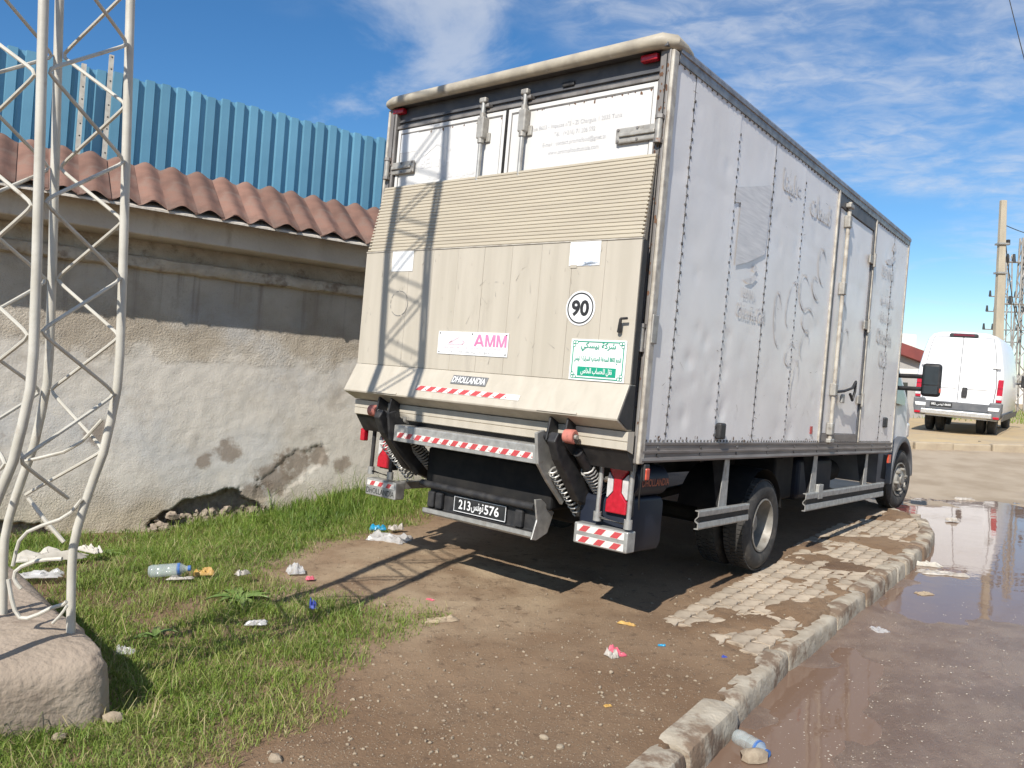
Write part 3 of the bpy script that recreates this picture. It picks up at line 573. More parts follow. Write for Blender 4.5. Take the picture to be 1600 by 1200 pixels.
# fixed rear panel under the lip
pr([(-0.12, 0.168), (-0.135, 0.165), (-0.135, 0.108), (-0.127, 0.104), (-0.135, 0.100), (-0.135, 0.055), (-0.12, 0.05), (-0.06, 0.03), (-0.06, 0.168)], 'bridge_panel', M_CREAM, x0=PX0, x1=PX1 + 0.01, par=truck)
pr([(-0.06, 0.028), (-0.115, 0.045), (-0.02, -0.08), (-0.02, 0.028)], 'bridge_bracket', M_BLACK, x0=PX0, x1=PX1, par=truck)
# signs on the platform, face at y = -0.222
YF = -0.1525
p90 = MB().lathe([(0, 0.112), (-0.002, 0.112)], (-0.438, YF, 0.916), 'y', 40).build('speed_sticker', M_WHITE, truck)
ring = MB().lathe([(-0.0022, 0.100), (-0.0032, 0.100), (-0.0032, 0.091), (-0.0022, 0.091)], (-0.438, YF, 0.916), 'y', 48, closed=True).build('ring', M_INK, p90)
text('lettering', '90', M_INK, p90, (-0.438, YF, 0.916), UX, UZ, 0.135, 0.105, bold=0.035, proud=0.004)
am = rect_on('sign_plate', M_WHITE, truck, (-1.275, YF, 0.652), UX, UZ, 0.665, 0.165, th=0.003, proud=0.004)
def glyph(polys, x0, z0, w, h): 
    return MB().add(*(lambda P: ([(x0 + x * w, YF - 0.0062, z0 + z * h) for q in P for x, z in q], [tuple(range(sum(len(r) for r in P[:i]), sum(len(r) for r in P[:i + 1]))) for i in range(len(P))]))(polys)).build('letter', M_PINKINK, am, recalc=False)
G_A = [[(0, 0), (.22, 0), (.60, 1), (.40, 1)], [(.78, 0), (1, 0), (.60, 1), (.50, .74)], [(.25, .2), (.75, .2), (.70, .37), (.31, .37)]]
G_M = [[(0, 0), (.2, 0), (.2, 1), (0, 1)], [(.8, 0), (1, 0), (1, 1), (.8, 1)], [(.2, .62), (.40, 0), (.5, 0), (.5, .22), (.26, 1), (.2, 1)], [(.5, 0), (.60, 0), (.8, .62), (.8, 1), (.74, 1), (.5, .22)]]
for P_, x_, w_ in ((G_A, -1.255, 0.098), (G_M, -1.150, 0.092), (G_M, -1.047, 0.092)): glyph(P_, x_, 0.636, w_, 0.083)
text('lettering', 'AMENAGEMENT MECANIQUE ET MANUTENTION DE MARCHANDISE', M_PALEINK, am, (-1.275, YF, 0.618), UX, UZ, 0.56, 0.016, proud=0.006)
text('lettering', 'Tél : 71 433 286  Fax : 71 184 614', M_GREYINK, am, (-1.28, YF, 0.590), UX, UZ, 0.42, 0.018, proud=0.006)
mb = MB()
for q in ([(-1.52, .64), (-1.47, .67), (-1.44, .64)], [(-1.44, .64), (-1.36, .64), (-1.36, .648), (-1.44, .648)], [(-1.40, .71), (-1.365, .66), (-1.35, .66), (-1.39, .715)], [(-1.50, .655), (-1.40, .70), (-1.397, .692), (-1.49, .648)], [(-1.36, .64), (-1.34, .665), (-1.352, .67), (-1.372, .645)]):
    mb.add([(x, YF - 0.0062, z) for x, z in q], [tuple(range(len(q)))])
mb.build('emblem', M_PALEINK, am)
for x in (-1.59, -1.275, -0.96):
    for z in (0.585, 0.72):
        if x != -1.275 or z > 0.7: MB().lathe([(-0.004, 0.006), (-0.008, 0.004)], (x, YF, z), 'y', 8).build('rivet', M_INK, am)
am.location = (-0.062, 0, 0.004)
gs = rect_on('sign_board', M_WHITE, truck, (-0.234, YF, 0.585), UX, UZ, 0.41, 0.26, th=0.003, proud=0.004)
def gtext(s, z, w, h, m=M_GREEN, b=0.02): text('lettering', ar(s), m, gs, (-0.234, YF, z), UX, UZ, w, h, bold=b, proud=0.0068)
gtext('شركة بيسكي', 0.668, 0.26, 0.058); gtext('النهج 8603 المنطقة الصناعية الشرقية 1 تونس', 0.587, 0.35, 0.045)
rect_on('green_band', M_GREEN, gs, (-0.234, YF, 0.512), UX, UZ, 0.285, 0.058, th=0.001, proud=0.0058)
gtext('نقل للحساب الخاص', 0.512, 0.23, 0.046, m=M_WHITE)
mb = MB(); a, b = 0.187, 0.115
for z in (-b, b): mb.box(-0.234 - a + 0.03, -0.234 + a - 0.03, YF - 0.0066, YF - 0.0046, 0.585 + z - 0.003, 0.585 + z + 0.003)
for x in (-a, a): mb.box(-0.234 + x - 0.003, -0.234 + x + 0.003, YF - 0.0066, YF - 0.0046, 0.585 - b + 0.03, 0.585 + b - 0.03)
for sx in (-1, 1):
    for sz in (-1, 1):
        c = (-0.234 + sx * (a - 0.006), YF - 0.0055, 0.585 + sz * (b - 0.006))
        for dx, dz in ((0, 0), (-sx * 0.018, 0), (0, -sz * 0.018)):
            pts = [(c[0] + dx + 0.011 * math.cos(t), c[1], c[2] + dz + 0.011 * math.sin(t)) for t in np.linspace(0, 2 * math.pi, 9)]; mb.tube(pts, 0.0022, n=4, caps=False)
mb.build('knot_border', M_GREEN, gs)
gs.location = (-0.041, 0, 0.004)
for x, nm in ((-2.127, 0), (-0.44, 1)):
    s = rect_on('paper_label', M_PAPER, truck, (x, YF, 1.266), UX, UZ, 0.235, 0.155, th=0.001, proud=0.002)
    if nm:
        mb = MB()
        for k in range(14): mb.add([(x + 0.10 - random.uniform(0, .13) + dx, YF - 0.0025, 1.19 + random.uniform(-.005, .025) + dz) for dx, dz in ((0, 0), (.022, 0), (.022, .004), (0, .004))], [(0, 1, 2, 3)])
        mb.build('worn_print', mat('pale_blue_print', (0.55, 0.62, 0.72), (0.66, 0.70, 0.76), 0.6), s)
        rect_on('torn_corner', M_CREAM, s, (x - 0.08, YF, 1.185), UX, UZ, 0.05, 0.02, th=0.001, proud=0.0025)
mb = MB(); nseg = 44
for k in range(nseg):
    if random.random() < 0.2: continue
    t0, t1 = 2 * math.pi * k / nseg, 2 * math.pi * (k + 1) / nseg
    mb.add([(-2.127 + r * math.cos(t), YF - 0.0015, 0.94 + r * math.sin(t)) for r, t in ((0.098, t0), (0.098, t1), (0.0935, t1), (0.0935, t0))], [(0, 1, 2, 3)])
tag(mb.build('old_sticker_ring', M_BADGE, truck), kind='stuff')
hd = MB().tube([(-0.082, YF - 0.012, 0.755), (-0.072, YF - 0.03, 0.80), (-0.066, YF - 0.036, 0.835)], [0.016, 0.011, 0.009], n=10).tube([(-0.066, YF - 0.036, 0.835), (-0.02, YF - 0.036, 0.838)], 0.008, n=8).build('platform_latch', M_BLACK, truck, smooth=True)
hd.location = (-0.045, 0, 0.015)
LU, LV = Vector(UX), Vector((0, 0.108, 0.210)).normalized(); LO = Vector((CX, -0.210, 0.347))
bd = rect_on('badge', M_BADGE, truck, LO + LV * 0.05 - LU * 0.015, LU, LV, 0.33, 0.07, th=0.004, proud=0.005)
text('lettering', 'DHOLLANDIA', M_WHITE, bd, LO + LV * 0.05 - LU * 0.015, LU, LV, 0.31, 0.05, bold=0.02, proud=0.0075)
stripes(truck, LO - LV * 0.045 - LU * 0.005, LU, LV, 0.97, 0.042, 9, proud=0.0035, kill=(8,))
# hinges of the platform, torsion beam, arms
for hx in (-0.47, -2.10):
    h = MB().prism([(-0.30, 0.21), (-0.10, 0.21), (-0.10, 0.0), (-0.22, -0.02), (-0.33, 0.06)], 'x', hx - 0.085, hx - 0.07).prism([(-0.30, 0.21), (-0.10, 0.21), (-0.10, 0.0), (-0.22, -0.02), (-0.33, 0.06)], 'x', hx + 0.05, hx + 0.065).build('lift_hinge', M_BLACK, truck, bevel=0.004)
    h.location = (0, 0.075, 0)
    MB().prism([(-0.345, 0.243), (-0.34, 0.255), (-0.19, 0.20), (-0.19, 0.188)], 'x', hx - 0.16, hx + 0.15).build('hinge_cover', M_CREAM, h)
    s = 1 if hx > -1 else -1
    MB().tube([(hx - 0.13, -0.285, 0.085), (hx + 0.13, -0.285, 0.085)], 0.026, n=14).build('hinge_shaft', M_BLACK, h, smooth=True)
    px = hx + 0.05 if s > 0 else hx - 0.16
    MB().lathe([(0, 0.03), (0.006, 0.044), (0.07, 0.046), (0.078, 0.038), (0.078, 0.022), (0.06, 0.02)], (px, -0.30, 0.10), 'x', 20).build('rubber_roller', M_PINK, h, smooth=True)
    MB().lathe([(0.0, 0.016), (0.02, 0.016)], (px + 0.075, -0.30, 0.10), 'x', 10).build('roller_bolt', M_HINGE, h)
    MB().lathe([(-0.03, 0.03), (0.03, 0.03)], (hx + 0.12 * -s, -0.19, 0.055), 'x', 16).build('pivot_boss', M_HINGE, h, smooth=True)
    MB().prism([(-0.27, 0.12), (-0.18, 0.07), (0.10, -0.22), (0.55, -0.42), (0.55, -0.52), (0.02, -0.33), (-0.24, -0.06), (-0.31, 0.06)], 'x', hx - 0.028, hx + 0.035).build('lift_arm', M_BLACK, truck, bevel=0.008)
    MB().tube([(hx + 0.10, -0.14, 0.0), (hx + 0.10, 0.20, -0.28)], 0.032, n=12).tube([(hx + 0.10, 0.18, -0.265), (hx + 0.10, 0.62, -0.52)], 0.042, n=12).build('lift_cylinder', M_BLACK, truck, smooth=True)
    for (p0, p1) in (((hx - 0.078, -0.15, -0.13), (hx - 0.078, 0.19, -0.43)), ((hx + 0.10, -0.02, -0.10), (hx + 0.10, 0.23, -0.305))):
        p0, p1 = Vector(p0), Vector(p1); d = (p1 - p0); L = d.length; d.normalize(); a = d.cross(Vector(UX)).normalized(); b = Vector(UX); nt = 11
        MB().tube([p0 + d * L * i / (nt * 10) + (a * math.cos(i * 0.6283) + b * math.sin(i * 0.6283)) * (0.034 if p0.x < hx else 0.047) for i in range(nt * 10 + 1)], 0.007, n=6).build('spring', M_GALV, truck, smooth=True)
MB().prism([(-0.235, 0.012), (-0.228, 0.018), (-0.10, 0.018), (-0.10, -0.10), (-0.235, -0.105)], 'x', -1.97, -0.60).build('torsion_beam', M_GALV, truck, bevel=0.006)
stripes(truck, (-1.29, -0.236, -0.055), UX, UZ, 1.28, 0.042, 14, proud=0.002)
for x in (-1.985, -0.595): MB().prism([(-0.30, 0.10), (-0.22, 0.12), (-0.12, 0.02), (0.0, -0.22), (0.10, -0.30), (0.05, -0.38), (-0.14, -0.22), (-0.26, -0.10)], 'x', x - 0.012, x + 0.012).build('beam_cheek', M_GALV if x > -1 else M_BLACK, truck, bevel=0.004)
# under-run bumper with number plate
bp = MB().prism([(0.02, -0.62), (-0.05, -0.625), (-0.065, -0.61), (-0.065, -0.585), (-0.01, -0.58), (-0.01, -0.44), (0.02, -0.44)], 'x', -1.76, -0.74).build('underrun_bumper', M_BLACK, truck, bevel=0.006)
MB().prism([(-0.052, -0.627), (-0.068, -0.612), (-0.068, -0.584), (-0.058, -0.582), (-0.055, -0.61)], 'x', -1.765, -0.735).build('bumper_lip', M_GALV, bp)
MB().tube([(-1.82, -0.04, -0.405), (-1.74, -0.045, -0.408), (-0.74, -0.045, -0.415)], 0.027, n=12).build('bumper_tube', M_BLACK, bp, smooth=True)
for x in (-1.70, -1.62, -0.86): box('bumper_pad', M_BLACK, bp, x - 0.045, x + 0.02, -0.05, -0.0105, -0.575, -0.455, bevel=0.012, seg=3)
MB().prism([(-0.07, -0.36), (0.0, -0.36), (0.16, -0.46), (0.10, -0.60), (-0.02, -0.64), (-0.075, -0.63), (-0.03, -0.5)], 'x', -0.735, -0.722).build('bumper_bracket', M_GALV, bp, bevel=0.004)
np_ = rect_on('number_plate', M_INK, truck, (-1.245, -0.022, -0.51), UX, UZ, 0.50, 0.115, th=0.008, proud=0.003, bevel=0.003)
mb = MB()
for z in (-0.052, 0.052): mb.box(-1.489, -1.001, -0.0272, -0.0252, -0.51 + z - 0.0022, -0.51 + z + 0.0022)
for x in (-1.489, -1.003): mb.box(x, x + 0.004, -0.0272, -0.0252, -0.5595, -0.4605)
mb.build('plate_border', M_WHITE, np_)
text('lettering', '213', M_WHITE, np_, (-1.385, -0.022, -0.508), UX, UZ, 0.115, 0.068, bold=0.018, proud=0.005)
text('lettering', ar('تونس'), M_WHITE, np_, (-1.262, -0.022, -0.512), UX, UZ, 0.115, 0.075, bold=0.02, proud=0.005)
text('lettering', '576', M_WHITE, np_, (-1.128, -0.022, -0.508), UX, UZ, 0.135, 0.068, bold=0.018, proud=0.005)
# tail lamps with pipe guards, buffer blocks
for cx, s in ((-0.185, 1), (W + 0.185, -1)):
    t = box('tail_lamp', M_BLACK, truck, cx - 0.085, cx + 0.085, 0.10, 0.16, -0.385, -0.035, bevel=0.01)
    MB().prism([(cx - 0.06, -0.045), (cx + 0.06, -0.045), (cx + 0.065, -0.10), (cx + 0.03, -0.15), (cx + 0.03, -0.24), (cx + 0.075, -0.29), (cx + 0.078, -0.372), (cx - 0.078, -0.372), (cx - 0.075, -0.29), (cx - 0.03, -0.24), (cx - 0.03, -0.15), (cx - 0.065, -0.10)], 'y', 0.066, 0.10).build('red_lens', M_RED, t, bevel=0.008)
    for k in (-1, 1): MB().prism([(cx + k * 0.034, -0.155), (cx + k * 0.07, -0.115), (cx + k * 0.078, -0.15), (cx + k * 0.078, -0.275), (cx + k * 0.07, -0.278), (cx + k * 0.034, -0.235)], 'y', 0.07, 0.10).build('clear_lens', M_CLEAR, t, bevel=0.006)
    g = MB().tube([(cx - 0.115, 0.05, -0.02), (cx - 0.115, 0.045, -0.41), (cx + 0.115, 0.045, -0.425), (cx + 0.115, 0.05, -0.02)], 0.017, n=10).build('lamp_guard', M_BLACK if s < 0 else M_GALV, truck, smooth=True)
    for x, z in ((cx - 0.115, -0.405), (cx + 0.115, -0.42)): MB().tube([(x, 0.045, z + 0.03), (x, 0.045, z - 0.03)], 0.027, n=12).build('pipe_elbow', M_GALV, g, smooth=True)
    bx = (cx - 0.27, cx + 0.135) if s > 0 else (cx - 0.135, cx + 0.22)
    b = box('buffer_block', M_GALV, truck, bx[0], bx[1], 0.02, 0.12, -0.60, -0.465, bevel=0.008)
    w = bx[1] - bx[0]; m = (bx[0] + bx[1]) / 2
    if s > 0:
        for z in (-0.495, -0.565): stripes(b, (m - 0.01, 0.0195, z), UX, UZ, w * 0.86, 0.04, 3, proud=0.001) if False else None
        for z, fl in ((-0.497, 1), (-0.567, 1)):
            tp = rect_on('reflective_tape', M_STRIPEW, b, (m, 0.02, z), UX, UZ, w * 0.88, 0.045, th=0.001, proud=0.002)
            tp.parent = truck
            mbb = MB()
            for k in range(3):
                c = m - w * 0.44 + w * 0.88 * (k + 0.5) / 3; mbb.add([(c - 0.045, 0.0165, z - 0.02), (c + 0.01, 0.0165, z - 0.02), (c + 0.045, 0.0165, z + 0.02), (c - 0.01, 0.0165, z + 0.02)], [(0, 1, 2, 3)])
            mbb.build('red_bars', M_STRIPER, tp)
    else:
        tp = rect_on('reflective_tape', M_STRIPEW, truck, (m, 0.02, -0.50), UX, UZ, w * 0.9, 0.04, th=0.001, proud=0.002); mbb = MB()
        for k in range(3):
            c = m - w * 0.40 + w * 0.8 * (k + 0.5) / 3; mbb.add([(c - 0.035, 0.0165, -0.518), (c + 0.01, 0.0165, -0.518), (c + 0.035, 0.0165, -0.482), (c - 0.01, 0.0165, -0.482)], [(0, 1, 2, 3)])
        mbb.build('red_bars', M_STRIPER, tp)
        text('lettering', 'DHOLLANDIA', M_INK, truck, (m, 0.02, -0.56), UX, UZ, w * 0.92, 0.045, proud=0.003)
    box('block_arm', M_GALV, truck, cx - 0.05 - s * 0.12, cx + 0.03 - s * 0.12, 0.12, 0.7, -0.53, -0.47)
MB().tube([(W + 0.02, 0.03, 0.0), (W + 0.0, 0.02, -0.10)], 0.012, n=8).build('lamp_stalk', M_BLACK, truck)
box('side_marker', M_RED, truck, W - 0.03, W + 0.02, -0.02, 0.03, -0.17, -0.07, bevel=0.008)
sm = box('side_marker', M_BLACK, truck, -0.012, 0.02, 0.04, 0.10, -0.135, -0.03, bevel=0.006); box('side_marker_lens', M_ORANGE, sm, 0.004, 0.028, 0.046, 0.094, -0.13, -0.055, bevel=0.008)
MB().tube([(0.0, 0.03, -0.02), (0.01, 0.02, -0.14), (0.0, 0.03, -0.24), (-0.01, 0.06, -0.32)], 0.005, n=6).build('lamp_cable', M_CHASSIS, truck, smooth=True)
# power pack and dark box on the right side
pk = MB().lathe([(0, 0.06), (0.012, 0.105), (0.42, 0.105), (0.44, 0.06)], (-0.175, 0.12, -0.165), 'y', 28).build('power_pack', M_TANK, truck, smooth=True)
text('lettering', 'DHOLLANDIA', M_ORINK, truck, (-0.062, 0.35, -0.165), UY, UZ, 0.36, 0.05, bold=0.02, proud=0.0)
MB().prism([(0.10, -0.30), (0.14, -0.27), (0.56, -0.275), (0.60, -0.31), (0.60, -0.60), (0.56, -0.64), (0.13, -0.63), (0.10, -0.59)], 'x', -0.48, -0.12).build('storage_box', M_TANK, truck, bevel=0.03, seg=3, smooth=50)
# side guards
def guard(y0, y1, z0, z1, xs):
    h = z1 - z0
    MB().prism([(xs - 0.03, z1), (xs, z1), (xs + 0.003, z1 - 0.01), (xs, z0 + h * 0.68), (xs - 0.022, z0 + h * 0.5), (xs - 0.022, z0 + h * 0.42), (xs, z0 + h * 0.34), (xs + 0.003, z0 + 0.01), (xs, z0), (xs - 0.03, z0), (xs - 0.03, z0 + 0.006), (xs - 0.006, z0 + 0.008), (xs - 0.006, z0 + h * 0.30), (xs - 0.028, z0 + h * 0.4), (xs - 0.028, z0 + h * 0.52), (xs - 0.006, z0 + h * 0.70), (xs - 0.006, z1 - 0.008), (xs - 0.03, z1 - 0.006)], 'y', y0, y1).build('side_guard', M_GALV, truck)
    MB().box(xs - 0.016, xs - 0.0015, y0 + 0.012, y1 - 0.012, z0 + h * 0.40, z0 + h * 0.64).build('groove_shade', M_CHASSIS, truck)  # dark strip laid in the groove paints its shade
guard(0.90, 1.80, -0.515, -0.38, 0.0); guard(3.13, 5.86, -0.535, -0.37, 0.0); guard(0.9, 5.8, -0.52, -0.38, W + 0.03)
for y, wd, zb in ((1.34, 0.08, -0.40), (3.36, 0.10, -0.42), (5.12, 0.08, -0.40)):
    b = MB().prism([(-0.14, -0.02), (-0.037, -0.02), (-0.037, zb), (-0.07, zb)], 'y', y, y + 0.006).build('guard_bracket', M_BLACK, truck)
    MB().prism([(y, -0.02), (y + wd, -0.02), (y + wd * 1.1, zb), (y - wd * 0.7, zb)], 'x', -0.036, -0.0305).build('bracket_flange', M_GALV, b)
box('bracket_step', M_GALV, truck, -0.03, 0.004, 3.47, 3.60, -0.44, -0.30, bevel=0.004)
# chassis under the box
for x in (CX - 0.40, CX + 0.40): box('chassis_rail', M_CHASSIS, truck, x - 0.035, x + 0.035, 0.25, 7.6, -0.26, -0.06, bevel=0.004)
for y in (0.5, 1.2, 2.9, 3.8, 4.7, 5.7): box('cross_member', M_CHASSIS, truck, W + 0.15, -0.15, y - 0.04, y + 0.04, -0.06, 0.0, bevel=0)
box('lift_subframe', M_CHASSIS, truck, CX - 0.75, CX + 0.75, 0.35, 0.60, -0.55, -0.25, bevel=0.02)
box('rear_skid', M_CHASSIS, truck, CX - 0.60, CX + 0.60, 0.06, 0.30, -0.44, -0.14, bevel=0.02)
MB().tube([(W + 0.3, 2.28, -0.608), (-0.3, 2.28, -0.608)], 0.075, n=14).lathe([(-0.2, 0.1), (-0.1, 0.2), (0.1, 0.2), (0.2, 0.1)], (CX, 2.28, -0.608), 'x', 20).build('rear_axle', M_CHASSIS, truck)
MB().tube([(CX, 2.2, -0.58), (CX, 6.6, -0.3)], 0.045, n=10).build('drive_shaft', M_CHASSIS, truck)
box('fuel_tank', M_TANK, truck, -0.72, -0.30, 3.75, 4.85, -0.52, -0.10, bevel=0.06, seg=3)
MB().tube([(-0.62, 5.0, -0.30), (-0.62, 5.75, -0.30)], 0.13, n=20).build('silencer', M_CHASSIS, truck, smooth=True)
box('battery_box', M_CHASSIS, truck, -0.6, -0.2, 2.85, 3.3, -0.45, -0.02, bevel=0.02)
for x in (-0.36, W + 0.36): MB().grid(14, 2, lambda u, v: (x - 0.28 + 0.56 * v, 2.28 + 0.47 * math.cos(0.25 + u * 2.64), -0.60 + 0.47 * math.sin(0.25 + u * 2.64))).build('mudguard', M_CHASSIS, truck, smooth='full')
# wheels
R = 0.38
def wheel(name, x_out, y, z, s, steer=0.0, front=False, wd=0.225, deep=True):
    """s=+1: outer face towards +x"""
    w = obj(name, None, truck); w.location = (x_out, y, z); w.rotation_euler = (0, 0, steer)
    prof = [(-0.03, 0.215), (-0.012, 0.245), (0.0, 0.30), (-0.008, 0.335), (-0.026, 0.365), (-0.045, R - 0.003), (-0.07, R), (-wd + 0.07, R), (-wd + 0.045, R - 0.003), (-wd + 0.02, 0.36), (-wd, 0.30), (-wd + 0.02, 0.23)]
    MB().lathe([(a * s, r) for a, r in prof], (0, 0, 0), 'x', 56, closed=True).build('tyre', M_RUBBER, w, smooth=40)
    mb = MB(); nb = 64
    for k in range(nb):       # tread blocks
        t = 2 * math.pi * k / nb; 
        for j, a in enumerate((0.055, 0.112, 0.17)):
            tt = t + (math.pi / nb if j == 1 else 0); c, sn = math.cos(tt), math.sin(tt); hw = 0.013; ww = 0.024
            P = lambda aa, rr, q: (-s * aa, rr * math.cos(tt + q), rr * math.sin(tt + q))
            q = hw / R; mb.add([P(a - ww, R - 0.004, -q), P(a + ww, R - 0.004, -q), P(a + ww, R - 0.004, q), P(a - ww, R - 0.004, q), P(a - ww, R + 0.006, -q), P(a + ww, R + 0.006, -q), P(a + ww, R + 0.006, q), P(a - ww, R + 0.006, q)], [(4, 5, 6, 7), (0, 1, 5, 4), (1, 2, 6, 5), (2, 3, 7, 6), (3, 0, 4, 7)])
    tag(mb.build('tread', M_RUBBER, w), kind='stuff')
    if front:
        MB().lathe([(-s * 0.035, 0.217), (-s * 0.012, 0.222), (-s * 0.010, 0.205), (-s * 0.05, 0.195), (-s * 0.055, 0.165), (-s * 0.0, 0.12), (s * 0.012, 0.07), (s * 0.03, 0.06), (s * 0.032, 0.001)], (0, 0, 0), 'x', 40, cap0=False).build('rim', M_RIM, w, smooth=30)
        for k in range(6):
            t = 2 * math.pi * k / 6 + 0.3; MB().lathe([(0, 0.022), (s * 0.05, 0.02), (s * 0.055, 0.012)], (-s * 0.02, 0.135 * math.cos(t), 0.135 * math.sin(t)), 'x', 8).build('wheel_nut', M_RIM, w)
            t += math.pi / 6; MB().lathe([(0, 0.026), (s * 0.003, 0.026)], (-s * 0.050, 0.168 * math.cos(t), 0.168 * math.sin(t)), 'x', 12).build('rim_hole', M_CHASSIS, w)
    else:
        MB().lathe([(-s * 0.035, 0.217), (-s * 0.010, 0.226), (-s * 0.008, 0.212), (-s * 0.05, 0.204), (-s * 0.15, 0.192), (-s * 0.175, 0.16), (-s * 0.17, 0.11), (-s * 0.11, 0.095), (-s * 0.09, 0.07), (-s * 0.09, 0.001)], (0, 0, 0), 'x', 48, cap0=False).build('rim', M_RIM, w, smooth=30)
        for k in range(6):
            t = 2 * math.pi * k / 6; MB().lathe([(0, 0.016), (s * 0.03, 0.016)], (-s * 0.17, 0.135 * math.cos(t), 0.125 * math.sin(t)), 'x', 6).build('wheel_nut', M_RIM, w)
    return w
ZR, ZF = -0.988 + R + 0.004, -0.779 + R + 0.004
wheel('rear_wheel', -0.05, 2.29, ZR, 1); wheel('rear_wheel', -0.30, 2.29, ZR, 1); wheel('rear_wheel', W + 0.05, 2.29, ZR, -1); wheel('rear_wheel', W + 0.30, 2.29, ZR, -1)
wheel('front_wheel', -0.10, 7.09, ZF, 1, steer=rad(-8), front=True); wheel('front_wheel', W + 0.12, 7.09, ZF, -1, steer=rad(-8), front=True)
# side door
sd = obj('side_door', None, truck)
MB().box(-0.06, -0.028, 3.30, 4.64, 0.105, TOP - 0.095).build('door_recess', M_CHASSIS, sd)
box('door_jamb', M_EDGE, sd, -0.03, 0.016, 3.302, 3.335, 0.106, TOP - 0.093, bevel=0.005); box('door_gasket', M_HEADER, sd, -0.028, 0.006, 3.338, 3.40, 0.107, TOP - 0.094, bevel=0.006)
box('door_jamb', M_EDGE, sd, -0.03, 0.012, 4.60, 4.64, 0.106, TOP - 0.093, bevel=0.004); box('door_gasket', M_HEADER, sd, -0.03, 0.004, 4.555, 4.597, 0.107, TOP - 0.094, bevel=0.005)
box('door_header', M_HEADER, sd, -0.03, 0.003, 3.402, 4.553, 2.36, TOP - 0.094, bevel=0.005); box('door_sill', M_SKIRT, sd, -0.03, 0.005, 3.402, 4.553, 0.107, 0.19, bevel=0.005)
nu, nv = 26, 60
MB().grid(nu, nv, lambda u, v: (-0.010 - dent(3.405 + 1.145 * u, 0.195 + 2.16 * v) * min(1, 8 * min(u, 1 - u)), 3.405 + 1.145 * u, 0.195 + 2.16 * v)).build('door_leaf', M_PANEL, sd, smooth='full', recalc=False)
MB().tube([(0.022, 3.60, 0.10), (0.022, 3.60, 2.44)], 0.019, n=12).build('lock_rod', M_EDGE, sd, smooth=True)
for z in (2.25, 1.60, 0.62, 0.24): box('rod_clamp', M_HINGE, sd, -0.01, 0.048, 3.565, 3.635, z - 0.06, z + 0.06, bevel=0.01, seg=3)
for z in (0.125, 2.40): box('rod_keeper', M_HINGE, sd, 0.0, 0.05, 3.54, 3.66, z - 0.02, z + 0.02, bevel=0.008)
MB().tube([(0.03, 3.62, 0.60), (0.06, 3.80, 0.62), (0.075, 4.0, 0.66), (0.08, 4.08, 0.73), (0.075, 4.10, 0.63), (0.07, 4.05, 0.54), (0.065, 3.98, 0.60)], 0.014, n=8).build('door_handle', M_BLACK, sd, smooth=True)
box('padlock', M_GALV, sd, 0.02, 0.05, 3.80, 3.88, 0.50, 0.59, bevel=0.01)
for z in (2.05, 1.35, 0.56): 
    box('door_hinge', M_HINGE, sd, 0.005, 0.02, 4.44, 4.66, z - 0.045, z + 0.045, bevel=0.005); MB().tube([(0.024, 4.575, z - 0.07), (0.024, 4.575, z + 0.07)], 0.017, n=10).build('hinge_pin', M_HINGE, sd, smooth=True)
# small fittings on the side
box('catch', M_BLACK, truck, -0.005, 0.045, 1.05, 1.14, 0.13, 0.25, bevel=0.015, seg=3); box('latch_plate', M_HINGE, truck, 0.0, 0.02, -0.02, 0.05, 0.72, 0.90, bevel=0.006)
box('catch', M_BLACK, truck, -0.005, 0.03, 5.55, 5.68, 0.28, 0.40, bevel=0.02, seg=3); rect_on('red_sticker', M_RED, truck, (0.006, 3.10, 0.22), UY, UZ, 0.06, 0.07)
rect_on('red_reflector', M_ORANGE, truck, (0.012, 5.98, -0.09), UY, UZ, 0.10, 0.10, th=0.02)
# faded print on the side
SX = 0.0065
def stext(s, y, z, w, h, b=0.02): text('faded_lettering', s, M_SIDEINK, truck, (SX, y, z), UY, UZ, w, h, bold=b, proud=0.0)
stext(ar('علينا'), 2.12, 2.22, 0.42, 0.22); stext(ar('قسمات'), 2.86, 2.2, 0.56, 0.2)
stext('Chicorée Café', 1.50, 1.10, 0.55, 0.11); stext('BENNA', 1.42, 1.235, 0.24, 0.07, 0.0)
stext('Chicorée', 5.30, 1.30, 0.62, 0.17); stext('Café', 5.32, 1.06, 0.34, 0.19); stext(ar('شكورية قهوة'), 5.3, 1.70, 0.55, 0.13); stext(ar('قهوة شرقية'), 5.3, 1.51, 0.5, 0.13); stext('BENNA', 5.25, 2.02, 0.5, 0.12, 0.0)
def swoosh(y, z, s):
    mb = MB(); a = [(-1, -.3), (-.4, -.1), (.1, .0), (.5, .25), (.9, .15), (.5, -.1), (.0, -.35), (-.5, -.4)]; b = [(.1, .45), (.45, .9), (.85, .6), (.55, .4)]
    for q in (a, b): mb.add([(SX, y + p * s, z + r * s) for p, r in q], [tuple(range(len(q)))])
    mb.build('faded_emblem', M_SIDEINK, truck)
swoosh(1.43, 1.36, 0.13); swoosh(5.30, 2.2, 0.22)
M_SCUFF = mat('scuffed_print', (0.60, 0.58, 0.565), (0.80, 0.77, 0.745), 0.4, scale=2.2, lo=0.30, hi=0.72, stretch=(1, 2.0, 22))
mb = MB(); rng = random.Random(3)
q = [(1.03, 1.95), (1.30, 2.02), (1.66, 2.12), (1.68, 2.05), (1.66, 1.58), (1.34, 1.46), (1.12, 1.40), (1.13, 1.86), (1.03, 1.84)]
mb.add([(SX, y, z) for y, z in q], [(0, 1, 7, 8), (1, 2, 3, 4), (1, 4, 5, 7), (5, 6, 7)]); mb.build('scuffed_picture', M_SCUFF, truck)
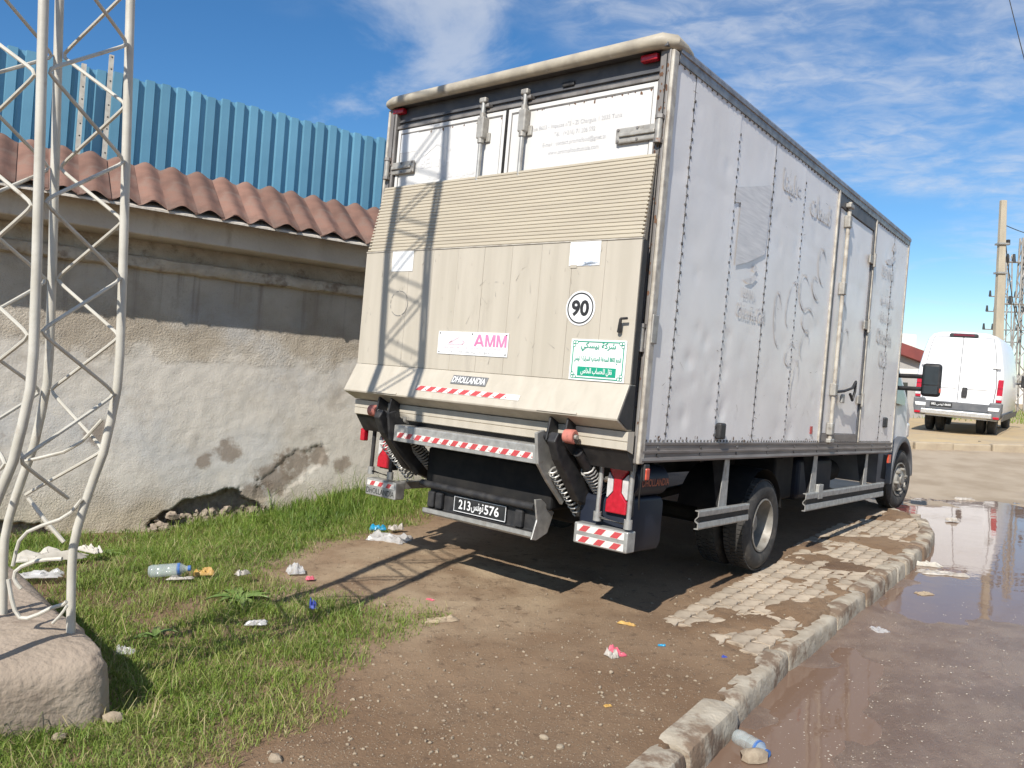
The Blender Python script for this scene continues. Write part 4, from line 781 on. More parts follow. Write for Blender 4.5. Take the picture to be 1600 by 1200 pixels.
# outlines of faded coffee beans and leaves
for (cy, cz, a, b, rot) in [(2.32, 1.28, .09, .2, -.3), (2.05, 1.12, .08, .22, .2), (2.62, 1.42, .12, .16, .5), (2.75, 1.2, .14, .10, .1), (2.40, 0.86, .12, .09, .4), (2.72, 0.98, .09, .13, -.5), (2.55, 0.62, .07, .2, -.2), (3.02, 1.72, .10, .16, .3), (2.9, 1.5, .07, .12, .9), (3.9, 1.05, .1, .2, -.3), (3.8, 1.35, .08, .15, .3)]:
    mb = MB()
    for f in (1.0,):
        pts = [(cy + a * math.cos(t) * math.cos(rot) - b * math.sin(t) * math.sin(rot), cz + a * math.cos(t) * math.sin(rot) + b * math.sin(t) * math.cos(rot)) for t in np.linspace(0.3, 2 * math.pi * 0.78, 22)]
        for i in range(len(pts) - 1):
            w = 0.012 * math.sin(math.pi * (i + .5) / len(pts)) + 0.002
            w2 = 0.012 * math.sin(math.pi * (i + 1.5) / len(pts)) + 0.002
            (y0, z0), (y1, z1) = pts[i], pts[i + 1]; x = SX if cy < 3.3 else -0.006
            mb.add([(x, y0 - w, z0 - w), (x, y1 - w2, z1 - w2), (x, y1 + w2, z1 + w2), (x, y0 + w, z0 + w)], [(0, 1, 2, 3)])
    mb.build('faded_picture', M_SIDEINK, truck, recalc=False)

# wear: scratches and chips on the lift, doors and side
M_SCR = mat('scratch_dark', (0.26, 0.24, 0.21), (0.36, 0.33, 0.29), 0.6, scale=60)
M_RUST = mat('rust_chip', (0.17, 0.085, 0.045), (0.10, 0.055, 0.035), 0.85, scale=40, bump=0.002)
wr = random.Random(21)
def marks(name, m, pts_fn, n):
    mb = MB()
    for _ in range(n): pts_fn(mb)
    return tag(mb.build(name, m, truck, recalc=False), kind='stuff')
def scr_rear(mb):
    x, z = wr.uniform(PX0 + 0.05, PX1 - 0.05), wr.uniform(0.48, 1.3); a = wr.gauss(1.57, 0.5); l = wr.uniform(0.015, 0.09); w = wr.uniform(0.0008, 0.0022)
    dx, dz = math.cos(a) * l, math.sin(a) * l; nx, nz_ = -math.sin(a) * w, math.cos(a) * w; y = YF - 0.0012
    mb.add([(x - nx, y, z - nz_), (x + dx, y, z + dz), (x + nx, y, z + nz_)], [(0, 1, 2)])
marks('scratches', M_SCR, scr_rear, 70)
def chip(x, y, z, ax, r, mb):
    k = wr.randrange(6, 9); pts = []
    for i in range(k):
        t = 2 * math.pi * i / k; rr = r * wr.uniform(0.4, 1.2); pts.append((x + math.cos(t) * rr, y, z + math.sin(t) * rr * 1.7) if ax == 'y' else (x, y + math.cos(t) * rr, z + math.sin(t) * rr * 1.6))
    mb.add(pts, [tuple(range(k - 1, -1, -1)) if ax == 'y' else tuple(range(k))])
marks('rust_chips', M_RUST, lambda mb: chip(wr.uniform(-0.082, -0.02), -0.0312, wr.choice([wr.uniform(1.9, 2.5), wr.uniform(0, 2.5)]), 'y', wr.uniform(0.003, 0.012), mb), 60)
marks('rust_chips', M_RUST, lambda mb: chip(wr.uniform(W + 0.13, -0.13), -0.0092 if False else -0.0012, wr.gauss(2.322, 0.006), 'y', wr.uniform(0.003, 0.011), mb), 34)
def scr_side(mb):
    y = wr.choice([wr.uniform(0.1, 3.2), wr.uniform(4.7, 5.9)]); z = wr.choice([wr.uniform(0.12, 0.5), wr.uniform(0.12, 2.4)]); a = wr.gauss(0.1, 0.7); l = wr.uniform(0.01, 0.10); w = wr.uniform(0.001, 0.003)
    mb.add([(0.0048, y - math.sin(a) * w * -1, z - w), (0.0048, y + math.cos(a) * l, z + math.sin(a) * l), (0.0048, y, z + w)], [(0, 1, 2)])
marks('scratches', M_SCR, scr_side, 80)
marks('rust_chips', M_RUST, lambda mb: chip(0.0048, wr.uniform(0.05, 3.25), wr.gauss(0.125, 0.012), 'x', wr.uniform(0.003, 0.010), mb), 60)

# ---- cab
cab = obj('cab', None, truck)
def arch(cy, cz, r, a0, a1, n=12): return [(cy + r * math.cos(a), cz + r * math.sin(a)) for a in np.linspace(a0, a1, n)]
low = [(6.12, 0.06), (6.12, -0.42), (6.58, -0.44)] + arch(7.09, -0.40, 0.50, math.pi * 1.02, 0.42, 14)[0:] + [(7.62, 0.06)]
low = [(6.12, 0.06), (6.12, -0.42), (6.55, -0.45)] + arch(7.09, -0.40, 0.50, math.pi * 1.03, math.pi * 0.38, 12) + [(7.30, 0.06)]
upp = [(6.12, 0.0605), (7.30, 0.0605)] + arch(7.09, -0.40, 0.50, math.pi * 0.37, math.pi * 0.05, 8) + [(7.60, -0.45), (7.98, -0.43), (8.06, -0.1), (8.02, 0.28), (7.90, 0.45), (7.44, 0.66), (6.92, 1.34), (6.70, 1.50), (6.12, 1.56)]
def loft_side(poly, xo, name, m, taper=0.16, z0=0.55):
    mb = MB(); n = len(poly)
    def X(z, y, sg): return (xo - max(0, z - z0) * taper - max(0, y - 7.55) ** 2 * 0.55) if sg > 0 else (W - xo + max(0, z - z0) * taper + max(0, y - 7.55) ** 2 * 0.55)
    vs = [(X(z, y, 1), y, z) for y, z in poly] + [(X(z, y, -1), y, z) for y, z in poly]
    mb.add(vs, [tuple(range(n)), tuple(range(2 * n - 1, n - 1, -1))] + [(i, i + n, (i + 1) % n + n, (i + 1) % n) for i in range(n)])
    return mb.build(name, m, cab, bevel=0.02, seg=3, smooth=35)
loft_side(upp, -0.16, 'cab_body', M_CABW); loft_side(low, -0.155, 'lower_body', M_CABG)
fl = MB(); ao = arch(7.09, -0.40, 0.57, math.pi * 1.02, math.pi * 0.02, 20); ai = arch(7.09, -0.40, 0.495, math.pi * 1.02, math.pi * 0.02, 20)
fl.prism(ao + ai[::-1], 'x', -0.30, -0.085).build('wheel_arch', M_CABG, cab, bevel=0.015, smooth=40)
def xs(z): return -0.16 - max(0, z - 0.55) * 0.16
def side_poly(name, m, poly, pr_=0.004): 
    n = len(poly); MB().add([(xs(z) + pr_, y, z) for y, z in poly] + [(xs(z) - 0.02, y, z) for y, z in poly], [tuple(range(n))] + [(i, i + n, (i + 1) % n + n, (i + 1) % n) for i in range(n)]).build(name, m, cab)
side_poly('side_window', M_GLASS, [(6.25, 0.62), (7.25, 0.58), (7.34, 0.68), (6.85, 1.30), (6.62, 1.40), (6.25, 1.42)])
side_poly('door_seam', M_CHASSIS, [(6.24, 0.05), (6.252, 0.05), (6.252, 0.60), (6.24, 0.60)], 0.003)
side_poly('door_handle', M_CABG, [(6.32, 0.44), (6.52, 0.44), (6.52, 0.50), (6.32, 0.50)], 0.02)
side_poly('step_panel', M_CHASSIS, [(6.30, -0.36), (6.52, -0.38), (6.55, -0.08), (6.36, -0.06)], 0.006)
MB().add([(xs(0.75) - 0.05, 7.40, 0.72), (W - xs(0.75) + 0.05, 7.40, 0.72), (W - xs(1.34) + 0.06, 6.96, 1.315), (xs(1.34) - 0.06, 6.96, 1.315)], [(0, 1, 2, 3)]).build('windscreen', M_GLASS, cab)
for x0, x1 in ((-0.55, -0.24), (W + 0.24, W + 0.55)): box('headlamp', M_CLEAR, cab, x0, x1, 7.86, 8.02, 0.14, 0.36, bevel=0.04, seg=3)
box('grille', M_CABG, cab, -1.85, -0.72, 8.0, 8.07, -0.12, 0.22, bevel=0.02); box('front_bumper', M_CABG, cab, W + 0.25, -0.25, 7.9, 8.10, -0.47, -0.13, bevel=0.05, seg=3)
for sg in (1, -1):
    fx = (lambda x: x) if sg > 0 else (lambda x: W - x)
    mi = box('door_mirror', M_BLACK, cab, fx(0.115), fx(0.335), 6.74, 6.86, 0.71, 1.13, bevel=0.045, seg=4, smooth=40)
    for z0, z1 in ((0.86, 1.09), (0.745, 0.845)): 
        m2 = box('mirror_glass', M_GLASS, cab, fx(0.14), fx(0.31), 6.735, 6.7395, z0, z1, bevel=0)
    box('mirror_indicator', M_ORANGE, cab, fx(0.30), fx(0.342), 6.76, 6.80, 0.76, 0.82, bevel=0.01)
    for z in (0.80, 0.96): MB().tube([(fx(-0.20), 6.90, z), (fx(0.0), 6.85, z), (fx(0.16), 6.80, z)], 0.028, n=8).build('mirror_arm', M_BLACK, cab, smooth=True)

# ------------------------------------------------------------------ boundary wall
def atY(px, py, Y):
    d = _f + cr * ((px - 800) / F_PX) - cu * ((py - 600) / F_PX); t = Y / d.y
    return Vector((d.x * t, Y, CAM_H + d.z * t))
WX = Vector((0.841, 0.539, -0.042)).normalized(); WY = Vector((-0.54, 0.842, 0)).normalized(); WZ = WX.cross(WY).normalized()
WMW = Matrix(((WX.x, WY.x, WZ.x, -4.741), (WX.y, WY.y, WZ.y, 7.449), (WX.z, WY.z, WZ.z, 0), (0, 0, 0, 1)))
wall = tag(empty('boundary_wall', mw=WMW), 'stained rendered wall with broken base and clay tile coping', 'wall')
def plaster():
    m = bpy.data.materials.new('old_plaster'); m.use_nodes = True; nn, ll = m.node_tree.nodes, m.node_tree.links; p = nn['Principled BSDF']
    t = nn.new('ShaderNodeTexCoord'); sp = nn.new('ShaderNodeSeparateXYZ'); ll.new(t.outputs['Object'], sp.inputs[0])
    def noise(s, d=6, r=0.55, st=(1, 1, 1), off=(0, 0, 0)):
        mp = nn.new('ShaderNodeMapping'); mp.inputs['Scale'].default_value = st; mp.inputs['Location'].default_value = off; ll.new(t.outputs['Object'], mp.inputs[0])
        n = nn.new('ShaderNodeTexNoise'); n.inputs['Scale'].default_value = s; n.inputs['Detail'].default_value = d; n.inputs['Roughness'].default_value = r; ll.new(mp.outputs[0], n.inputs['Vector']); return n.outputs[0]
    def rng(v, a, b, lo=0, hi=1):
        n = nn.new('ShaderNodeMapRange'); n.interpolation_type = 'SMOOTHSTEP'; n.inputs['From Min'].default_value = a; n.inputs['From Max'].default_value = b; n.inputs['To Min'].default_value = lo; n.inputs['To Max'].default_value = hi; ll.new(v, n.inputs['Value']); return n.outputs[0]
    def mth(op, a, b, cl=False):
        n = nn.new('ShaderNodeMath'); n.operation = op; n.use_clamp = cl
        for i, v in enumerate((a, b)):
            if isinstance(v, (int, float)): n.inputs[i].default_value = v
            else: ll.new(v, n.inputs[i])
        return n.outputs[0]
    def mix(f, a, b):
        n = nn.new('ShaderNodeMix'); n.data_type = 'RGBA'; ll.new(f, n.inputs['Factor'])
        for k, v in (('A', a), ('B', b)):
            if isinstance(v, tuple): n.inputs[k].default_value = (*v, 1)
            else: ll.new(v, n.inputs[k])
        return n.outputs['Result']
    c = mix(rng(noise(1.3), 0.38, 0.64), (0.53, 0.475, 0.395), (0.38, 0.325, 0.255))
    # smooth pale repair coat over the middle of the wall (uneven upper edge)
    zed = mth('ADD', sp.outputs['Z'], mth('MULTIPLY', noise(1.6, 5), 0.75))
    patch = mth('MULTIPLY', rng(zed, 2.20, 2.08), rng(zed, 0.55, 0.95))
    c = mix(mth('MULTIPLY', patch, 0.8), c, (0.57, 0.53, 0.47))
    c = mix(mth('MULTIPLY', rng(noise(2.2, 7, 0.65, off=(5, 1, 2)), 0.52, 0.72), 0.55), c, (0.30, 0.255, 0.205))
    c = mix(mth('MULTIPLY', rng(noise(0.9, 6, 0.6, off=(9, 4, 1)), 0.50, 0.68), 0.6), c, (0.47, 0.465, 0.455))
    c = mix(mth('MULTIPLY', rng(noise(16, 6, 0.7), 0.60, 0.72), 0.45), c, (0.27, 0.22, 0.17))
    # damp stains: blotches with their own outline above the break in the render
    def blot(x, z, r):
        v = nn.new('ShaderNodeVectorMath'); v.operation = 'DISTANCE'; ll.new(t.outputs['Object'], v.inputs[0]); v.inputs[1].default_value = (x, 0, z)
        return rng(mth('ADD', v.outputs['Value'], mth('MULTIPLY', noise(6, 6, 0.65), r * 2.2)), r * 2.05, r * 1.55)
    for x, z, r in ((2.52, 0.46, 0.26), (2.76, 0.62, 0.22), (3.02, 0.72, 0.16), (2.02, 0.74, 0.17), (1.78, 0.63, 0.10), (3.30, 0.62, 0.14), (2.35, 0.30, 0.2), (0.75, 0.9, 0.16), (-0.2, 0.85, 0.2)):
        c = mix(mth('MULTIPLY', blot(x, z, r), 0.72), c, (0.19, 0.14, 0.10))
    # rain streaks below the coping
    stk = mth('MULTIPLY', rng(noise(2.6, 4, 0.6, st=(3.2, 1, 0.12)), 0.52, 0.70), rng(sp.outputs['Z'], 1.7, 2.6))
    c = mix(mth('MULTIPLY', stk, 0.75), c, (0.24, 0.195, 0.16))
    c = mix(mth('MULTIPLY', rng(mth('ADD', sp.outputs['Z'], mth('MULTIPLY', noise(3), 0.4)), 0.55, 0.2), 0.5), c, (0.50, 0.42, 0.29))
    ll.new(c, p.inputs['Base Color']); p.inputs['Roughness'].default_value = 0.93; p.inputs['Specular IOR Level'].default_value = 0.2
    h = mth('ADD', mth('MULTIPLY', noise(48, 5, 0.65), rng(patch, 0, 1, 1.0, 0.35)), mth('MULTIPLY', noise(4, 5, 0.5), 0.9))
    b = nn.new('ShaderNodeBump'); b.inputs['Distance'].default_value = 0.013; ll.new(h, b.inputs['Height']); ll.new(b.outputs[0], p.inputs['Normal'])
    return m
M_PLASTER = plaster()
M_ROUGHC = mat('rough_concrete', (0.58, 0.52, 0.43), (0.44, 0.38, 0.30), 0.92, scale=6, bump=0.016, bscale=34, dirt=((0.22, 0.17, 0.13), 4, 0.5, 0.7, (1, 1, 1)))
M_SOFFIT = mat('soffit_plaster', (0.60, 0.55, 0.48), (0.50, 0.45, 0.385), 0.92, scale=2, bump=0.008, bscale=28, dirt=((0.36, 0.30, 0.24), 2.5, 0.55, 0.8, (2, 1, 0.5)))
M_CORE = mat('broken_masonry', (0.36, 0.29, 0.22), (0.22, 0.175, 0.135), 0.95, scale=14, bump=0.03, bscale=22)
def hole_depth(x, z):
    d = 0
    n = fbm((x * 3.2, z * 3.2, 1.5), 4) + 0.45 * fbm((x * 13, z * 13, 3.5), 4)
    # ragged gap at the foot of the wall
    a = 1 - max(abs(x - 1.85) / 0.56, 0) ** 2.2 - max(0, (z + 0.02 - 0.18 * (x - 1.3)) / 0.20) + 0.24 * n
    if a > 0: d = min(0.14, a * 3.2) + 0.02 * abs(fbm((x * 15, z * 15, 6.0), 3))
    a2 = 0.7 - abs(x + 0.15) / 0.9 - max(0, z + 0.06) / 0.22 + 0.30 * n
    if a2 > 0: d = max(d, min(0.10, a2 * 2.2) + 0.02 * abs(fbm((x * 15, z * 15, 6.0), 3)))
    # thin layers of render fallen off above it
    a3 = 1 - math.hypot((x - 2.60) / 0.42, (z - 0.46 - (x - 2.6) * 0.7) / 0.20) + 0.6 * n
    if a3 > 0.15: d = max(d, 0.012)
    return d
x0w, x1w, nxw = -1.6, 7.4, 430; zw0, zw1, nzw = -0.35, 2.57, 150
MB().grid(nxw, nzw, lambda u, v: (lambda x, z: (x, hole_depth(x, z) + 0.010 * fbm((x * 1.2, z * 1.2, 0.3), 3) + 0.004 * fbm((x * 9, z * 9, 0.7), 3), z))(x0w + (x1w - x0w) * u, zw0 + (zw1 - zw0) * v)).build('render_face', M_PLASTER, wall, smooth='full', recalc=False)
rf = wall.children[0].data; rf.materials.append(M_CORE)
for p_ in rf.polygons:
    if p_.center.y > 0.045: p_.material_index = 1
box('masonry_core', M_CORE, wall, x0w, x1w, 0.16, 0.34, -0.4, 3.25, bevel=0)
for k in range(80):     # rubble lying in the gap
    x, z = random.uniform(1.3, 2.45), random.uniform(-0.16, 0.04) + 0.0; s = random.uniform(0.015, 0.06)
    mb = MB().lathe([(-s, s * 0.35), (-s * 0.5, s * 0.9), (s * 0.4, s), (s, s * 0.4)], (0, 0, 0), 'x', 5); mb.v = [tuple(Vector(v) * (1 + 0.55 * nz(v[0] * 40 + k, v[1] * 40, v[2] * 40))) for v in mb.v]
    o = mb.build('rubble_stone', M_CORE, wall); o.location = (x, random.uniform(-0.06, 0.07), z + 0.02 + 0.1 * (x - 1.3)); o.rotation_euler = (random.random() * 3, random.random() * 3, random.random() * 3)
def rough_bar(name, m, x0, x1, poly, amp, nx=160, par=wall):
    mb = MB(); n = len(poly)
    mb.grid(nx, n + 1, lambda u, v: (lambda x, p: (x, p[0] + amp * fbm((x * 7, p[0] * 7, p[1] * 7), 4), p[1] + amp * fbm((x * 7 + 9, p[0] * 7, p[1] * 7), 4)))(x0 + (x1 - x0) * u, poly[int(round(v * n)) % n]))
    return mb.build(name, m, par, smooth=50)
rough_bar('coping_band', M_ROUGHC, x0w, x1w, [(0.04, 2.56), (-0.045, 2.565), (-0.075, 2.58), (-0.082, 2.63), (-0.078, 2.675), (-0.05, 2.695), (0.04, 2.70)], 0.014, 260)
box('upper_wall', M_ROUGHC, wall, x0w, x1w, 0.03, 0.155, 2.66, 2.858, bevel=0)
MB().prism([(0.15, 2.86), (-0.385, 2.855), (-0.40, 2.865), (-0.402, 3.12), (-0.39, 3.13), (0.15, 3.44)], 'x', x0w, x1w).build('eave_slab', M_SOFFIT, wall, bevel=0.006)
MB().prism([(-0.638, 3.062), (-0.638, 3.082), (-0.41, 3.20), (-0.41, 3.10)], 'x', x0w, x1w).build('shadow_board', M_SOFFIT, wall)  # board added under the tile edge to straighten its shadow on the wall
M_TILE = mat('clay_tile', (0.225, 0.118, 0.084), (0.155, 0.082, 0.059), 0.82, scale=5, bump=0.003, bscale=40, dirt=((0.20, 0.135, 0.105), 3.5, 0.48, 0.7, (1, 1, 1)), rnd=0.22)
roof = obj('tile_coping', None, wall)
def tile_mesh(k):
    mb = MB(); nu, nv, th = 13, 4, 0.012; P = 0.25; rr = random.Random(k)
    def f(u, v, o):
        x = P * (u * 1.10 - 0.05); ph = 2 * math.pi * u
        z = 0.031 * math.cos(ph + math.pi) * 1.0 + 0.012 * u - 0.006; s = v * 0.90
        e = -0.645 - (0.012 * rr.random() if v == 0 else 0)
        return (x, e + s * math.cos(0.60), 3.115 + s * math.sin(0.60) + z + o - 0.0015 * u)
    mb.grid(nu, nv, lambda u, v: f(u, v, th)); mb.grid(nu, nv, lambda u, v: f(u, v, 0)); o = nu * nv
    mb.f += [(i, i + 1, o + i + 1, o + i) for i in range(nu - 1)] + [(j * nu, (j + 1) * nu, o + (j + 1) * nu, o + j * nu) for j in range(nv - 1)] + [(j * nu + nu - 1, (j + 1) * nu + nu - 1, o + (j + 1) * nu + nu - 1, o + j * nu + nu - 1) for j in range(nv - 1)]
    return mb.mesh('tile', M_TILE, smooth=60)
tms = [tile_mesh(k) for k in range(4)]
for i in range(36):
    o = obj('tile', tms[i % 4 if random.random() < .6 else random.randrange(4)], roof); o.location = (x0w + i * 0.25, random.uniform(-0.022, 0.018), random.uniform(0, 0.005)); o.rotation_euler = (random.uniform(-0.004, 0.004), 0, random.uniform(-0.003, 0.003))

M_BLUE = mat('blue_sheet_metal', (0.15, 0.335, 0.455), (0.12, 0.285, 0.40), 0.34, metal=0.15, scale=1.5, rvar=0.08, dirt=((0.24, 0.44, 0.54), 3, 0.55, 0.85, (1, 1, 0.25)), rnd=0.14)
fence = tag(empty('sheet_metal_fence', mw=WMW), 'blue ribbed metal sheet fence rising behind the tiled wall', 'fence')
fm = []
for k in range(4):
    P = 0.152; pts = [(0, 0), (0.012, -0.042), (0.092, -0.042), (0.104, 0), (0.124, 0.004), (P + 0.006, 0)]
    tp = random.Random(k).uniform(-0.012, 0.012); mb = MB(); n = len(pts)
    mb.add([(x, y, 3.30) for x, y in pts] + [(x, y, 4.545 + tp) for x, y in pts], [(i, i + 1, n + i + 1, n + i) for i in range(n - 1)])
    mb.add([(x, y + 0.004, 3.30) for x, y in pts] + [(x, y + 0.004, 4.545 + tp) for x, y in pts], [(i, n + i, n + i + 1, i + 1) for i in range(n - 1)])
    mb.f += [(n + i, n + i + 1, 3 * n + i + 1, 3 * n + i) for i in range(n - 1)]
    fm.append(mb.mesh('sheet', M_BLUE))
for i in range(60):
    o = obj('sheet', fm[random.randrange(4)], fence); o.location = (x0w + i * 0.152, 0.32 + (0.0008 if i % 2 else 0), 0)
box('fence_rail', M_RAIL, fence, x0w, x1w, 0.345, 0.38, 3.9, 3.95, bevel=0)
M_PALEP = mat('pale_paint', (0.56, 0.53, 0.46), (0.42, 0.38, 0.32), 0.55, scale=14, dirt=((0.24, 0.15, 0.09), 12, 0.62, 0.78, (1, 1, 1)))
for (px, pt, pb, lab) in ((122, 97, 268, 'pale perforated metal post before blue fence, the one nearer the mast'), (168, 84, 218, 'pale perforated metal post before blue fence, the one farther right')):
    def onw(px, py, off):
        d = _f + cr * ((px - 800) / F_PX) - cu * ((py - 600) / F_PX); o = Vector((-4.741, 7.449, 0)) + WY * off; c = Vector((0, 0, CAM_H)); t = (o - c).dot(WY) / d.dot(WY); return WMW.inverted() @ (c + d * t)
    a = onw(px, pt, 0.16); b = onw(px - 3, pb, 0.16)
    e = tag(empty('metal_post', mw=WMW @ Matrix.Translation((b.x, 0.16, 3.35))), lab, 'post', 'posts before the blue fence')
    h = a.z - 3.35; MB().box(-0.022, 0.022, -0.003, 0.003, 0, h).box(-0.022, -0.016, 0.003, 0.03, 0, h).build('angle_bar', M_PALEP, e)
    for k in range(int(h / 0.12)): MB().lathe([(-0.0042, 0.008), (-0.0036, 0.008)], (0.004, 0, 0.1 + k * 0.12), 'y', 8).build('slot', M_INK, e)

# ------------------------------------------------------------------ lattice mast and its base
M_MAST = mat('mast_paint', (0.56, 0.53, 0.46), (0.47, 0.44, 0.37), 0.45, scale=9, rvar=0.1, bump=0.0008, bscale=50, dirt=((0.26, 0.19, 0.13), 9, 0.60, 0.80, (1, 1, 0.6)))
mast = tag(empty('lattice_mast', loc=(-2.21, 3.52, 0.40)), 'pale steel lattice mast with bent legs on concrete base', 'mast')
MO = Vector((-2.21, 3.52, 0.40))
LEG = {'front': (-2.06, 3.44), 'right': (-1.905, 3.88), 'back': (-2.34, 4.04), 'left': (-2.50, 3.60)}
def shift(z): return float(np.interp(z, [0.3, 0.55, 0.73, 0.95, 1.2, 1.51, 1.75], [-0.205, -0.21, -0.205, -0.145, -0.06, -0.008, 0.0]))
def legp(n, z):
    x, y = LEG[n]; sc = 1.0
    zz = CAM_H + (z - CAM_H) / 0.94     # survey was made at 1/0.94 of the true distance
    return Vector(((x + shift(zz) * (1.15 if n == 'front' else 1.0)) * 0.94, y * 0.94, z)) - MO
for n in LEG:
    zs = [0.33, 0.42, 0.55, 0.65, 0.75, 0.85, 0.95, 1.08, 1.2, 1.35, 1.5, 1.65] + list(np.arange(2.0, 12.1, 0.8))
    MB().tube([legp(n, z) for z in zs], 0.0195, n=12).build('leg', M_MAST, mast, smooth=True)
def zigzag(a, b, z_at_a, z0, z1, out):
    pts = []; z = z1
    while z > z0:
        ph = 2 * math.pi * (z - z_at_a) / 0.527; f = 0.5 - 0.5 * math.asin(0.992 * math.sin(math.pi / 2 - ph)) / math.asin(0.992)
        z_ = z; p = legp(a, z_) * (1 - f) + legp(b, z_) * f
        d = (legp(b, z_) - legp(a, z_)).normalized(); p += d * (0.026 * (1 - 2 * f)) 
        p += Vector((d.y, -d.x, 0)) * out; pts.append(p); z -= 0.0187
    MB().tube(pts, 0.0083, n=7).build('brace_rod', M_MAST, mast, smooth=True)
zigzag('front', 'right', 2.26, 1.0, 12.0, 0.010); zigzag('back', 'right', 2.525, 0.95, 12.0, -0.010); zigzag('front', 'left', 2.24, 1.0, 12.0, -0.010); zigzag('back', 'left', 2.515, 0.95, 12.0, 0.010)
for pxs, Y, r in (([(128, 780), (112, 800), (93, 812), (66, 821), (43, 831), (30, 845), (25, 862), (20, 884)], 3.85, 0.009), ([(97, 873), (75, 874), (54, 877), (34, 885), (24, 893), (22, 903), (26, 912), (33, 920)], 3.95, 0.010),
        ([(13, 905), (18, 935), (23, 953), (31, 965), (43, 966), (60, 960), (80, 950), (100, 944), (104, 940)], 3.78, 0.0095), ([(105, 946), (100, 954), (93, 963), (82, 974)], 3.74, 0.007), ([(44, 778), (60, 799), (72, 815), (100, 847)], 4.02, 0.0105),
        ([(27, 700), (40, 720), (60, 716), (100, 706), (128, 690), (160, 655)], 3.9, 0.009)):
    MB().tube([atY(x, y, Y * 0.94) - MO for x, y in pxs], r * 0.94, n=8).build('bent_rod', M_MAST, mast, smooth=True)
M_BASE = mat('base_concrete', (0.40, 0.32, 0.245), (0.31, 0.245, 0.185), 0.92, scale=4, bump=0.012, bscale=30, dirt=((0.23, 0.175, 0.13), 3.5, 0.46, 0.7, (1, 1, 1)))
Q = [Vector((-1.66, 3.50, 0)), Vector((-3.05, 4.80, 0)), Vector((-4.4, 4.35, 0)), Vector((-2.30, 3.06, 0))]
def sgp(v, p): return math.copysign(abs(v) ** p, v)
def blockf(u, v):
    th = 2 * math.pi * u; ph = math.pi * (v - 0.5); c = sgp(math.cos(ph), 0.24)
    a, b, z = sgp(math.cos(th), 0.28) * c, sgp(math.sin(th), 0.28) * c, sgp(math.sin(ph), 0.30)
    s, t = (a + 1) / 2, (b + 1) / 2; p = (Q[0] * (1 - s) + Q[1] * s) * (1 - t) + (Q[3] * (1 - s) + Q[2] * s) * t
    n = 0.018 * fbm((p.x * 3, p.y * 3, z * 1.3), 4); zz = 0.115 + 0.285 * z
    return (p.x + n * 1.5, p.y + n * 1.5, zz + n + ((0.05 * s - 0.03 * (1 - s)) if z > 0.3 else 0))
tag(MB().grid(120, 60, blockf).build('concrete_base', M_BASE, None, smooth='full'), 'rounded concrete block under the lattice mast', 'concrete base')

# ------------------------------------------------------------------ far side: verge, van, houses, poles
M_SAND = mat('yellow_sand', (0.50, 0.37, 0.20), (0.42, 0.32, 0.20), 0.95, scale=1.2, bump=0.02, bscale=12, dirt=((0.36, 0.30, 0.22), 1.5, 0.5, 0.75, (1, 1, 1)))
vg = tag(height_sheet('sand_verge', M_SAND, np.linspace(4, 60, 120), np.linspace(17.6, 75, 120), lambda x, y: 0.24 + 0.15 * sstep(17.6, 17.75 + 0.05, y) + 0.03 * vnoise(x, y, 0.8, 31, 3)), kind='structure')
M_VKERB = mat('far_kerb', (0.44, 0.36, 0.25), (0.34, 0.27, 0.19), 0.9, scale=3, bump=0.01, bscale=14)
k2 = tag(empty('verge_kerb'), kind='structure')
for i in range(46):
    o = box('kerb_stone', M_VKERB, k2, -0.42, 0.42, -0.09, 0.09, -0.3, 0.05 + random.uniform(-.03, .02), bevel=0.03); o.location = (5 + i * 0.86, 17.58 + random.uniform(-.03, .03), 0.34); o.rotation_euler = (0, random.uniform(-.03, .03), random.uniform(-.03, .03))
vc = atY(1490, 682, 21.0); VH = rad(35.5)
VMW = Matrix.Translation((vc.x, 21.0, 0.36)) @ Matrix.Rotation(-VH, 4, 'Z') @ Matrix.Rotation(rad(2.6), 4, 'Y')
van = tag(empty('panel_van', mw=VMW), 'white high roof panel van parked on the sandy verge', 'van')
sec = [(0.0, 0.45), (0.92, 0.45), (0.99, 0.62), (1.03, 1.05), (1.03, 1.35), (0.98, 1.8), (0.90, 2.25), (0.83, 2.52), (0.74, 2.63), (0.55, 2.69), (0.0, 2.72)]
full = sec + [(-x, z) for x, z in sec[-2:0:-1]]
def vsec(y, f, zc=99, back=0.0): return [(x * f, y + back * max(0, z - 1.0), min(z, zc - 0.1 * abs(x))) for x, z in full]
mb = MB(); S = [vsec(0.0, 0.97, back=0.10), vsec(0.06, 1.0, back=0.10), vsec(4.3, 1.0), vsec(4.9, 0.99, 2.55), vsec(5.7, 0.96, 1.45), vsec(6.25, 0.93, 1.2), vsec(6.4, 0.86, 0.95)]; n = len(full)
for r in S: mb.v += r
mb.f += [(i * n + j, i * n + (j + 1) % n, (i + 1) * n + (j + 1) % n, (i + 1) * n + j) for i in range(len(S) - 1) for j in range(n)] + [tuple(range(n - 1, -1, -1)), tuple(range((len(S) - 1) * n, len(S) * n))]
mb.build('van_body', M_VANW, van, smooth=32)
def bk(z): return 0.10 * max(0, z - 1.0)
def vslab(name, m, pts, d0, d1, par=van, bevel=0.012):
    k = len(pts); return MB().add([(x, bk(z) - d0, z) for x, z in pts] + [(x, bk(z) - d1, z) for x, z in pts], [tuple(range(k)), tuple(range(2 * k - 1, k - 1, -1))] + [(i, i + k, (i + 1) % k + k, (i + 1) % k) for i in range(k)]).build(name, m, par, bevel=bevel)
